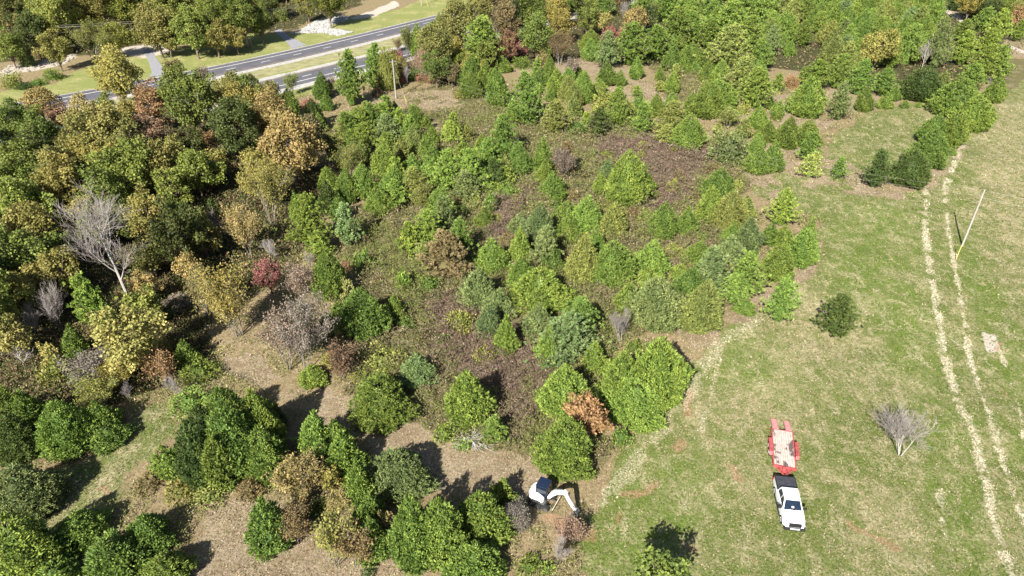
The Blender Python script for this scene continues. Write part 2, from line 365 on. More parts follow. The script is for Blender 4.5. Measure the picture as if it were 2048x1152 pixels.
def proto_broad(R, h, seed, leaf=0.30, low=0.30, dens=1.0, bark=None):
    global rng; rng = np.random.default_rng(seed)
    sT = Soup(); sC = Soup(); zc = h * (low + 1) / 2; a = h * (1 - low) / 2
    fork = h * low * 0.8
    add_tube(sT, [(0, 0, -0.3), (0.05, 0.03, fork * 0.5), (0.02, -0.04, fork), (0.1, 0, zc + a * 0.3)], [0.030 * h, 0.022 * h, 0.018 * h, 0.03], 6)
    nl = int(46 + R * 16); lobes = []; bph = rng.random(4) * 6
    for i in range(nl):
        u = unit(rng.normal(size=3)); u[2] = abs(u[2]) if rng.random() < 0.58 else -0.8 * abs(u[2])
        az = math.atan2(u[1], u[0]); f = (0.55 + 0.40 * rng.random()) * (1 + 0.20 * math.sin(2 * az + bph[0] + u[2] * 2) + 0.14 * math.sin(3 * az + bph[1] - u[2] * 3))
        c = np.array((u[0] * R * f, u[1] * R * f, zc + u[2] * a * f)); lr = R * (0.13 + 0.13 * rng.random())
        lobes.append((c, lr)); 
        st = np.array((0.02, 0, fork + rng.random() * a * 0.5)); v = c - st
        if i % 3 == 0: limb(sT, st, v, np.linalg.norm(v), 0.009 * h, 3, 0.16, 0.0, 3, 0.015)
    for c, lr in lobes:
        n = int(dens * 4 * math.pi * lr * lr / (leaf * leaf) * 0.95)
        u = unit(rng.normal(size=(n, 3)) + np.array((0, 0, 0.35)))
        rad = lr * (0.70 + 0.48 * rng.random(n) ** 1.3)[:, None]
        p = c + u * rad * np.array((1, 1, 0.95)); d = unit(rng.normal(size=(n, 3)) + u * 0.15 + np.array((0, 0, -0.1)))
        L = leaf * (0.8 + 0.6 * rng.random(n)); lv = rng.normal(0.5, 0.18)
        sC.quads(sprays(p, d, L, L * 0.75, -0.12, unit(u + np.array((0, 0, 0.5))), 0.8), np.clip(lv + rng.normal(size=n) * 0.17, 0, 1))
    return sT.mesh('leafy_trunk', [bark or M_BARK]), sC.mesh('leafy_crown', [M_LEAF])

def branchy(s, p, d, L, r, lev, spread, tips, maxlev, up, s2=None):
    if s2 is not None and lev >= 2: s = s2
    sides = 6 if lev == 0 else (4 if lev == 1 else 3)
    pts, dd = limb(s, p, d, L, r, sides, 0.22, up, 4 if lev < 2 else 3, r * 0.45)
    if lev >= 1: tips.extend(pts[1:])
    if lev >= maxlev: return
    n = ([7, 7, 6, 4, 3] if s2 is None else ([9, 8, 5, 4, 3] if maxlev > 3 else [7, 7, 6, 3, 3]))[lev]
    for i in range(n):
        f = (0.28 if lev == 0 else 0.18) + (0.74 if lev == 0 else 0.8) * (i + rng.random() * 0.8) / n; f = min(f, 0.99)
        x = f * (len(pts) - 1); i0 = min(len(pts) - 2, int(x)); q = pts[i0] + (pts[i0 + 1] - pts[i0]) * (x - i0)
        tdir = pts[i0 + 1] - pts[i0]; tdir /= np.linalg.norm(tdir)
        side = unit(np.cross(tdir, rng.normal(size=3))); nd = unit(tdir + side * spread * (0.8 + 0.5 * rng.random()) + np.array((0, 0, 0.15)))
        branchy(s, q, nd, L * (0.66 - 0.2 * f) * (0.8 + 0.4 * rng.random()), max(r * 0.52 * (1 - 0.35 * f), 0.012), lev + 1, spread, tips, maxlev, up, s2)

def fit_pair(sT, extra, R, h):
    """scale the built skeleton to the nominal size"""
    V = np.concatenate(sT.v); top = V[:, 2].max(); hw = np.percentile(np.hypot(V[:, 0], V[:, 1]), 98.5)
    k = np.array((R / hw, R / hw, h / top))
    sT.v = [v * k for v in sT.v]
    return [e * k for e in extra]
def proto_bare(R, h, seed, stems=1, bark=None, maxlev=3, twig=0.011):
    global rng; rng = np.random.default_rng(seed); s = Soup(); s2 = Soup(); tips = []
    for i in range(stems):
        th = i * 2 * math.pi / max(1, stems) + rng.random(); d = (math.cos(th) * 0.28 * (stems > 1), math.sin(th) * 0.28 * (stems > 1), 1)
        branchy(s, (d[0] * 0.3, d[1] * 0.3, -0.2), d, h * 0.72, 0.0135 * h / (stems ** 0.4), 0, 0.85, tips, maxlev, 0.30, s2)
    V2 = s2.v; s.v, k1 = s.v + V2, len(s.v); fit_pair(s, [], R, h); s2.v = s.v[k1:]; s.v = s.v[:k1]
    return s.mesh('bare_limbs', [bark or M_PALEBARK]), s2.mesh('bare_twigs', [M_TWIG])
def proto_wisp(R, h, seed, stems=3, leaf=0.17, dens=1.0, bark=None):
    global rng; rng = np.random.default_rng(seed); s = Soup(); tips = []
    for i in range(stems):
        th = i * 2 * math.pi / stems + rng.random(); d = (math.cos(th) * 0.25, math.sin(th) * 0.25, 1)
        branchy(s, (d[0] * 0.4, d[1] * 0.4, -0.2), d, h * 0.72, 0.014 * h / (stems ** 0.3), 0, 0.75, tips, 2, 0.35)
    tips = np.array(tips); (tips,) = fit_pair(s, [tips], R, h)
    tips = tips[tips[:, 2] > 0.22 * h]
    n = int(3000 * dens * (R * R * h / 22) ** 0.5) + 500; idx = rng.integers(0, len(tips), n)
    p = tips[idx] + rng.normal(size=(n, 3)) * 0.23 * np.array((1, 1, 0.9)); d = unit(rng.normal(size=(n, 3)) + np.array((0, 0, 0.25)))
    L = leaf * (0.8 + 0.7 * rng.random(n)); tv = np.clip(rng.normal(0.5, 0.2, len(tips)), 0, 1)[idx]
    c = Soup(); c.quads(sprays(p, d, L, L * 0.6, -0.1, np.array((-0.25, -0.5, 0.8)), 1.2), np.clip(tv + rng.normal(size=n) * 0.1, 0, 1))
    return s.mesh('thin_limbs', [bark or M_GREYBARK]), c.mesh('thin_crown', [M_LEAF])
def proto_shrub(R, h, seed, leaf=0.17):
    global rng; rng = np.random.default_rng(seed); sT = Soup(); sC = Soup()
    for i in range(9):
        th = i * 0.7 + rng.random(); limb(sT, (0, 0, -0.1), (math.cos(th) * 0.7, math.sin(th) * 0.7, 1), h * 0.8, 0.03, 3, 0.25, 0.1, 3)
    n = int(2 * math.pi * R * max(R, h) / (leaf * leaf) * 1.5)
    u = unit(rng.normal(size=(n, 3))); u[:, 2] = np.abs(u[:, 2])
    az = np.arctan2(u[:, 1], u[:, 0]); ph = rng.random(3) * 6
    lump = 1 + 0.16 * np.sin(az * 3 + ph[0] + u[:, 2] * 4) + 0.12 * np.sin(az * 7 + ph[1]) * (1 - u[:, 2]) + 0.12 * np.sin(u[:, 2] * 9 + ph[2])
    p = u * np.array((R, R, h * 0.9)) * (lump * (0.62 + 0.38 * rng.random(n) ** 0.5))[:, None]
    d = unit(u + rng.normal(size=(n, 3)) * 0.8 + np.array((0, 0, 0.4))); L = leaf * (0.8 + 0.8 * rng.random(n))
    sC.quads(sprays(p, d, L, L * 0.6, -0.1, unit(u + np.array((0, 0, 0.5))), 0.9), np.clip(0.5 + (lump - 1) * 0.8 + rng.normal(size=n) * 0.18, 0, 1))  # shade in the hollows painted into the leaf tone, bulges lighter
    prof = lambda t: np.sqrt(np.clip(1 - t * t, 0, 1))
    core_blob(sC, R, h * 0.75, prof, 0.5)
    return sT.mesh('shrub_stems', [M_BARK]), sC.mesh('shrub_crown', [M_LEAF])
# ================================================================ ground
def make_axis(lo, hi, f):
    out = [lo]
    while out[-1] < hi: out.append(out[-1] + f(out[-1]))
    return np.array(out)
ys = make_axis(14, 330, lambda y: 0.26 + max(0, y - 30) * 0.0046)
xs_h = make_axis(0, 225, lambda x: 0.34 + max(0, x - 60) * 0.005)
xs = np.concatenate([-xs_h[:0:-1], xs_h])
xs = np.concatenate([[-3000, -1200, -500], xs, [500, 1200, 3000]]); ys = np.concatenate([[-600, -200, -40], ys, [420, 700, 1500, 4000]])
GX, GY = np.meshgrid(xs, ys); GZ = zg(GX, GY)
nx, ny = len(xs), len(ys)
me = bpy.data.meshes.new('ground')
V = np.stack([GX, GY, GZ], -1).reshape(-1, 3).astype(np.float32)
I = np.arange(nx * ny).reshape(ny, nx)
Fq = np.stack([I[:-1, :-1], I[:-1, 1:], I[1:, 1:], I[1:, :-1]], -1).reshape(-1, 4).astype(np.int32)
me.vertices.add(len(V)); me.vertices.foreach_set('co', V.ravel())
me.loops.add(Fq.size); me.loops.foreach_set('vertex_index', Fq.ravel())
me.polygons.add(len(Fq)); me.polygons.foreach_set('loop_start', np.arange(0, Fq.size, 4, dtype=np.int32))
me.update(calc_edges=True); me.polygons.foreach_set('use_smooth', np.ones(len(Fq), bool))
MK = cover(GX, GY)
def put(name, r, g, b):
    a = me.attributes.new(name, 'FLOAT_COLOR', 'POINT')
    a.data.foreach_set('color', np.stack([r, g, b, np.ones_like(r)], -1).astype(np.float32).ravel())
put('cova', MK['green'], MK['verge'], MK['tan'])
put('covb', MK['bram'], MK['purp'], MK['forest'])
put('covc', MK['straw'], MK['red'], MK['pale'])
put('covd', MK['scrubv'], MK['lush'], MK['dry'])
gm = bpy.data.materials.new('ground'); gm.use_nodes = True
n = gm.node_tree.nodes; l = gm.node_tree.links; pb = n['Principled BSDF']; pb.inputs['Roughness'].default_value = 0.9; pb.inputs['Specular IOR Level'].default_value = 0.1
geo = n.new('ShaderNodeNewGeometry')
def noise(scale, detail=6, rough=0.6, dist=0.0):
    x = n.new('ShaderNodeTexNoise'); x.inputs['Scale'].default_value = scale; x.inputs['Detail'].default_value = detail
    x.inputs['Roughness'].default_value = rough; x.inputs['Distortion'].default_value = dist; l.new(geo.outputs['Position'], x.inputs['Vector']); return x.outputs['Fac']
def rng_(src, a, b, c=0.0, d=1.0):
    x = n.new('ShaderNodeMapRange'); x.inputs['From Min'].default_value = a; x.inputs['From Max'].default_value = b
    x.inputs['To Min'].default_value = c; x.inputs['To Max'].default_value = d; l.new(src, x.inputs['Value']); return x.outputs[0]
def mixc(f, a, b):
    x = n.new('ShaderNodeMix'); x.data_type = 'RGBA'
    for k, s in (('Factor', f), ('A', a), ('B', b)):
        if isinstance(s, (tuple, list)): x.inputs[k].default_value = (*s, 1)
        elif isinstance(s, float): x.inputs[k].default_value = s
        else: l.new(s, x.inputs[k])
    return x.outputs['Result']
def mth(op, a, b):
    x = n.new('ShaderNodeMath'); x.operation = op
    for i, s in enumerate((a, b)):
        if isinstance(s, float): x.inputs[i].default_value = s
        else: l.new(s, x.inputs[i])
    return x.outputs[0]
def attr(name):
    a = n.new('ShaderNodeAttribute'); a.attribute_name = name; sp = n.new('ShaderNodeSeparateColor'); l.new(a.outputs['Color'], sp.inputs[0]); return sp.outputs
A, B, Cc, D = attr('cova'), attr('covb'), attr('covc'), attr('covd')
nf = noise(4.0, 8, 0.80); nm = noise(1.3, 6, 0.65); nl = noise(0.17, 5, 0.6); nff = noise(3.6, 8, 0.85); nk = noise(3.0, 6, 0.7, 0.6)
# meadow: green sward with straw flecks, drier and lusher stretches
gcol = mixc(rng_(nf, 0.40, 0.60), (0.042, 0.070, 0.011), (0.165, 0.180, 0.052))
fleck = mth('MULTIPLY', rng_(nff, 0.51, 0.60), rng_(mth('ADD', nm, nl), 0.80, 1.10, 0.35, 1.0))
gcol = mixc(mth('MULTIPLY', fleck, 0.8), gcol, (0.42, 0.37, 0.235))
lush = mth('MULTIPLY', D[1], rng_(nm, 0.35, 0.6))
gcol = mixc(mth('MULTIPLY', lush, 0.75), gcol, mixc(rng_(nf, 0.4, 0.6), (0.07, 0.125, 0.014), (0.165, 0.225, 0.045)))
dry = mth('MULTIPLY', D[2], rng_(mth('ADD', nk, nm), 0.85, 1.15))
gcol = mixc(mth('MULTIPLY', dry, 0.8), gcol, mixc(rng_(nf, 0.4, 0.6), (0.24, 0.20, 0.11), (0.42, 0.35, 0.22)))
gcol = mixc(mth('MULTIPLY', mth('MULTIPLY', rng_(nl, 0.48, 0.62), rng_(nk, 0.4, 0.6)), 0.6), gcol, (0.36, 0.29, 0.18))
n5 = noise(0.55, 7, 0.72, 0.8)
vm = n.new('ShaderNodeVectorMath'); vm.operation = 'MULTIPLY'; vm.inputs[1].default_value = (1.0, 0.33, 1.0); l.new(geo.outputs['Position'], vm.inputs[0])
sk = n.new('ShaderNodeTexNoise'); sk.inputs['Scale'].default_value = 0.75; sk.inputs['Detail'].default_value = 6; sk.inputs['Roughness'].default_value = 0.65; l.new(vm.outputs[0], sk.inputs['Vector'])
gcol = mixc(mth('MULTIPLY', rng_(sk.outputs['Fac'], 0.53, 0.64), rng_(nf, 0.45, 0.56, 0.0, 0.7)), gcol, (0.48, 0.41, 0.27))
gcol = mixc(mth('MULTIPLY', rng_(sk.outputs['Fac'], 0.47, 0.38), 0.35), gcol, (0.085, 0.125, 0.02))
gcol = mixc(mth('MULTIPLY', rng_(n5, 0.50, 0.66), 0.5), gcol, (0.10, 0.15, 0.022))
gcol = mixc(mth('MULTIPLY', rng_(n5, 0.49, 0.36), 0.6), gcol, mixc(rng_(nf, 0.40, 0.60), (0.20, 0.18, 0.07), (0.52, 0.45, 0.29)))
# tan cleared ground / leaf litter
tan = mixc(rng_(nf, 0.40, 0.60), (0.135, 0.10, 0.06), (0.38, 0.305, 0.205))
tan = mixc(mth('MULTIPLY', rng_(nff, 0.5, 0.68), 0.5), tan, (0.50, 0.42, 0.315))
tan = mixc(mth('MULTIPLY', rng_(nm, 0.50, 0.64), 0.55), tan, (0.20, 0.18, 0.08))
tan = mixc(mth('MULTIPLY', rng_(noise(0.45, 6, 0.7, 0.7), 0.50, 0.62), 0.5), tan, (0.16, 0.11, 0.065))
scrub = mixc(rng_(nk, 0.35, 0.65), (0.16, 0.115, 0.065), (0.33, 0.26, 0.15))
scrub = mixc(mth('MULTIPLY', rng_(nm, 0.5, 0.62), 0.6), scrub, (0.12, 0.13, 0.04))
bram = mixc(rng_(nf, 0.38, 0.62), (0.08, 0.07, 0.032), (0.20, 0.17, 0.085))
bram = mixc(mth('MULTIPLY', rng_(noise(0.35, 6, 0.65, 0.5), 0.54, 0.62), 0.6), bram, (0.28, 0.235, 0.145))
bram = mixc(mth('MULTIPLY', rng_(nm, 0.48, 0.6), 0.6), bram, (0.10, 0.11, 0.03))
purp = mixc(rng_(nf, 0.38, 0.62), (0.08, 0.056, 0.042), (0.19, 0.135, 0.10))
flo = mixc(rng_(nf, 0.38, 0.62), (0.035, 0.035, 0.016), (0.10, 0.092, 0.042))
verge = mixc(rng_(nf, 0.36, 0.64), (0.14, 0.17, 0.045), (0.27, 0.28, 0.10))
verge = mixc(mth('MULTIPLY', rng_(mth('ADD', nm, nl), 0.98, 1.18), 0.6), verge, (0.40, 0.34, 0.17))
pale = mixc(rng_(nf, 0.36, 0.64), (0.33, 0.28, 0.22), (0.56, 0.50, 0.43))
straw = mixc(rng_(nf, 0.36, 0.64), (0.38, 0.32, 0.21), (0.68, 0.60, 0.45))
red = mixc(rng_(nf, 0.36, 0.64), (0.25, 0.12, 0.075), (0.42, 0.24, 0.16))
def edge(m, a=0.30, b=0.70):
    s = mth('ADD', m, mth('MULTIPLY', mth('SUBTRACT', nk, 0.5), 0.9)); return rng_(s, a, b)
c = scrub
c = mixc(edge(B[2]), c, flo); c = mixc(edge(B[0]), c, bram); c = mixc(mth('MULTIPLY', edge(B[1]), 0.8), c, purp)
c = mixc(edge(A[2]), c, tan); c = mixc(edge(A[1]), c, verge); c = mixc(edge(D[0]), c, scrub); c = mixc(edge(A[0]), c, gcol)
c = mixc(edge(Cc[2]), c, pale); c = mixc(mth('MULTIPLY', mth('MULTIPLY', edge(Cc[1], 0.40, 0.95), rng_(nf, 0.38, 0.55)), 0.75), c, red); c = mixc(mth('MULTIPLY', edge(Cc[0], 0.35, 1.0), rng_(nf, 0.42, 0.56, 0.1, 0.95)), c, straw)
l.new(c, pb.inputs['Base Color'])
bp = n.new('ShaderNodeBump'); bp.inputs['Strength'].default_value = 0.9; bp.inputs['Distance'].default_value = 0.10
l.new(mth('ADD', nf, mth('MULTIPLY', nff, 0.5)), bp.inputs['Height']); l.new(bp.outputs[0], pb.inputs['Normal'])
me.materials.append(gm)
ground = bpy.data.objects.new('ground', me); C.objects.link(ground); ground['kind'] = 'structure'; ground['label'] = 'ground of mown meadow, scrub and tan clearings'

# ================================================================ roads
def structure(o, label=None):
    o['kind'] = 'structure'
    if label: o['label'] = label
    return o
def smooth_line(pts, step=2.0):
    P = np.array(pts, float); d = np.r_[0, np.cumsum(np.hypot(*np.diff(P, axis=0).T))]
    deg = 3 if len(P) > 4 else 1
    cx = np.polyfit(d, P[:, 0], deg); cy = np.polyfit(d, P[:, 1], deg)
    # run on straight past both ends
    t = np.arange(0, d[-1] + step, step); Q = np.stack([np.polyval(cx, t), np.polyval(cy, t)], 1)
    a = Q[0] + (Q[0] - Q[1]) / step * np.arange(120, 0, -6)[:, None]; b = Q[-1] + (Q[-1] - Q[-2]) / step * np.arange(6, 260, 6)[:, None]
    return np.concatenate([a, Q, b])
def normals(Q):
    T = unit(np.gradient(Q, axis=0)); return np.stack([-T[:, 1], T[:, 0]], 1)
def strip(name, Q, o1, o2, z, m, parent=None, rag=0.0):
    N = normals(Q); k = len(Q); r = (rng.random((2, k)) - 0.5) * rag
    a = Q + N * (o1 + r[0])[:, None] if rag else Q + N * o1; b = Q + N * (o2 + r[1])[:, None] if rag else Q + N * o2
    vs = [(*p, z) for p in a] + [(*p, z) for p in b]; fs = [(i, i + 1, k + i + 1, k + i) for i in range(k - 1)]
    mm = bpy.data.meshes.new(name); mm.from_pydata(vs, [], fs); mm.materials.append(m)
    o = bpy.data.objects.new(name, mm); C.objects.link(o)
    if parent: o.parent = parent
    else: o['kind'] = 'structure'
    return o
M_ASPH = mat('asphalt', (0.105, 0.103, 0.116), 0.85, vary=0.18, scale=0.35)
M_GRAVEL = mat('pale_gravel', (0.38, 0.36, 0.33), 0.95, vary=0.25, scale=1.2)
M_WHITE = mat('road_paint', (0.78, 0.77, 0.74), 0.7, vary=0.08, scale=3)
M_YELL = mat('yellow_road_paint', (0.55, 0.36, 0.16), 0.7, vary=0.1, scale=3)
M_DRIVE = mat('driveway_chipseal', (0.25, 0.25, 0.265), 0.9, vary=0.15, scale=1.5)
up = smooth_line(gp([(157, 198), (317, 168), (467, 137), (534, 122.7), (598, 108.3), (657.7, 94.3), (716.7, 80.7), (771.3, 67.3), (822, 54.3)]))
lo_ = smooth_line(gp([(240, 240), (400, 202), (544, 168), (614, 151), (678, 136), (760, 116)]))
# offsets: positive = away from the camera
for Q, nm, far_shoulder in ((up, 'upper', True), (lo_, 'lower', False)):
    s = 1 if far_shoulder else -1
    strip('road_shoulder', Q, -s * 3.2, -s * 6.0, 0.020, M_GRAVEL, rag=0.5)
    strip('road_shoulder', Q, s * 4.9, s * (6.1 if far_shoulder else 8.2), 0.020, M_GRAVEL, rag=0.5)
    if far_shoulder: strip('median_strip', Q, -5.4, -12.5, 0.012, mat('dry_median_grass', (0.26, 0.245, 0.12), 0.95, vary=0.3, scale=0.5), rag=0.8)
    rd = strip('road', Q, -3.7 if far_shoulder else -5.4, 5.4 if far_shoulder else 3.7, 0.060, M_ASPH)
    rd['label'] = 'asphalt carriageway of the divided highway'
    strip('edge_line', Q, s * 2.85, s * 3.09, 0.070, M_WHITE, rd)
    strip('edge_line', Q, -s * 3.0, -s * 3.14, 0.070, M_YELL, rd)
    # dashes
    seg = np.r_[0, np.cumsum(np.hypot(*np.diff(Q, axis=0).T))]; N = normals(Q)
    p0 = np.array(un(*( (534, 122.7) if far_shoulder else (544, 168)))[:2]); i0 = np.argmin(np.hypot(*(Q - p0).T)); sp = 9.9 if far_shoulder else 9.4
    vs, fs = [], []
    for kk in range(-16, 30):
        a0 = seg[i0] + kk * sp
        if a0 < 0 or a0 + 3 > seg[-1]: continue
        for tt in (a0 - 1.3, a0 + 1.3):
            x = np.interp(tt, seg, Q[:, 0]); y = np.interp(tt, seg, Q[:, 1]); nx_ = np.interp(tt, seg, N[:, 0]); ny_ = np.interp(tt, seg, N[:, 1])
            vs += [(x - nx_ * 0.10, y - ny_ * 0.10, 0.070), (x + nx_ * 0.10, y + ny_ * 0.10, 0.070)]
        b0 = len(vs) - 4; fs.append((b0, b0 + 1, b0 + 3, b0 + 2))
    mm = bpy.data.meshes.new('lane_dashes'); mm.from_pydata(vs, [], fs); mm.materials.append(M_WHITE)
    o = bpy.data.objects.new('lane_dashes', mm); C.objects.link(o); o.parent = rd
def patch(name, pts, z, m, label=None):
    P = gp(pts); mm = bpy.data.meshes.new(name); mm.from_pydata([(*p, z) for p in P], [], [tuple(range(len(P)))]); mm.materials.append(m)
    o = bpy.data.objects.new(name, mm); C.objects.link(o); structure(o, label); return o
patch('driveway', [(283, 93), (303, 95), (309, 110), (322, 130), (335, 149), (296, 156), (304, 145), (298, 125)], 0.040, M_DRIVE, 'short paved driveway on the left')
patch('driveway', [(548, 62), (561, 58), (580, 74), (613, 90), (583, 98), (573, 84)], 0.040, M_DRIVE, 'short paved driveway beside the riprap')

# ================================================================ things: helpers
def empty(name, loc, rz=0.0, label=None, cat=None, group=None):
    o = bpy.data.objects.new(name, None); C.objects.link(o); o.location = loc; o.rotation_euler = (0, 0, rz); o.empty_display_size = 0.3
    if label: o['label'] = label
    if cat: o['category'] = cat
    if group: o['group'] = group
    return o
def link(name, me_, parent, m=None):
    o = bpy.data.objects.new(name, me_); C.objects.link(o)
    if parent is not None: o.parent = parent
    if m is not None and not me_.materials: me_.materials.append(m)
    return o
def from_bm(name, bm, m, parent, smooth=False):
    bmesh.ops.recalc_face_normals(bm, faces=bm.faces)
    mm = bpy.data.meshes.new(name); bm.to_mesh(mm); bm.free(); mm.materials.append(m)
    if smooth: mm.polygons.foreach_set('use_smooth', np.ones(len(mm.polygons), bool))
    return link(name, mm, parent)
def bx(bm, x0, x1, y0, y1, z0, z1, bev=0.0, M=None):
    r = bmesh.ops.create_cube(bm, size=1); vs = r['verts']
    for v in vs: v.co = Vector(((x0 + x1) / 2 + v.co.x * (x1 - x0), (y0 + y1) / 2 + v.co.y * (y1 - y0), (z0 + z1) / 2 + v.co.z * (z1 - z0)))
    if bev:
        es = list({e for v in vs for e in v.link_edges}); g = bmesh.ops.bevel(bm, geom=es, offset=bev, segments=2, affect='EDGES', profile=0.6)
        vs = g['verts'] if g['verts'] else vs
    if M is not None: bmesh.ops.transform(bm, matrix=M, verts=list({v for v in vs if v.is_valid}))
    return vs
def prism(bm, prof, y0, y1, bev=0.0, inset=None):
    """profile in x,z pushed along y; inset: per-point y shrink (tumblehome)"""
    k = len(prof); ins = inset or [0] * k
    a = [bm.verts.new((x, y0 + i, z)) for (x, z), i in zip(prof, ins)]; b = [bm.verts.new((x, y1 - i, z)) for (x, z), i in zip(prof, ins)]
    fs = [bm.faces.new(a), bm.faces.new(b[::-1])] + [bm.faces.new((a[i], b[i], b[(i + 1) % k], a[(i + 1) % k])) for i in range(k)]
    if bev:
        es = list({e for f in fs for e in f.edges}); bmesh.ops.bevel(bm, geom=es, offset=bev, segments=2, affect='EDGES', profile=0.6, clamp_overlap=True)
def cyl(bm, p0, p1, r, seg=16, r2=None):
    p0 = Vector(p0); p1 = Vector(p1); d = p1 - p0
    M = Matrix.Translation((p0 + p1) / 2) @ d.to_track_quat('Z', 'Y').to_matrix().to_4x4()
    bmesh.ops.create_cone(bm, cap_ends=True, segments=seg, radius1=r, radius2=r if r2 is None else r2, depth=d.length, matrix=M)
def quad(bm, pts):
    bm.faces.new([bm.verts.new(p) for p in pts])
def bar(bm, p0, p1, w_, h_):
    """square bar between two points"""
    p0 = Vector(p0); p1 = Vector(p1); d = (p1 - p0); L = d.length; q = d.to_track_quat('X', 'Z').to_matrix().to_4x4()
    bx(bm, -L / 2, L / 2, -w_ / 2, w_ / 2, -h_ / 2, h_ / 2, 0, Matrix.Translation((p0 + p1) / 2) @ q)

M_WPAINT = mat('white_car_paint', (0.80, 0.80, 0.80), 0.28, spec=0.5, vary=0.03, scale=2)
M_BLACKP = mat('black_plastic', (0.022, 0.022, 0.024), 0.55, vary=0.2, scale=6)
M_TONN = mat('black_vinyl_cover', (0.045, 0.046, 0.055), 0.5, vary=0.25, scale=2.5)
M_GLASS = mat('tinted_glass', (0.010, 0.018, 0.035), 0.08, spec=0.8, vary=0.3, scale=3)
M_RUBBER = mat('rubber', (0.03, 0.03, 0.03), 0.85, vary=0.3, scale=8)
M_RIM = mat('alloy_rim', (0.45, 0.45, 0.46), 0.35, 0.8, vary=0.1, scale=8)
M_LAMP = mat('lamp_lens', (0.62, 0.64, 0.66), 0.15, spec=0.8, vary=0.1, scale=12)
M_REDP = mat('red_trailer_paint', (0.36, 0.075, 0.072), 0.5, vary=0.3, scale=3)
M_PINK = mat('sun_faded_red_mesh', (0.50, 0.22, 0.21), 0.6, vary=0.25, scale=6)
M_STEEL = mat('worn_steel', (0.16, 0.155, 0.15), 0.55, 0.5, vary=0.4, scale=5)
M_TAIL = mat('red_lens', (0.45, 0.01, 0.01), 0.2)
M_EXW = mat('white_machine_paint', (0.76, 0.76, 0.75), 0.35, vary=0.06, scale=3)
M_SEATM = mat('dark_seat', (0.02, 0.02, 0.02), 0.8, vary=0.2)

def wheel(parent, x, y, r, wd, out):
    bm = bmesh.new(); cyl(bm, (x, y - wd / 2, r), (x, y + wd / 2, r), r, 22)
    bmesh.ops.bevel(bm, geom=[e for e in bm.edges if len(e.link_faces) == 2 and any(len(f.verts) > 4 for f in e.link_faces)], offset=0.04, segments=2, affect='EDGES')
    t = from_bm('wheel', bm, M_RUBBER, parent)
    bm = bmesh.new(); cyl(bm, (x, y + out * (wd / 2 - 0.02), r), (x, y + out * (wd / 2 + 0.012), r), r * 0.6, 18)
    for k in range(5):
        a = k * 2 * math.pi / 5; bar(bm, (x, y + out * (wd / 2 + 0.02), r), (x + math.cos(a) * r * 0.55, y + out * (wd / 2 + 0.02), r + math.sin(a) * r * 0.55), 0.07, 0.03)
    from_bm('rim', bm, M_RIM, t)

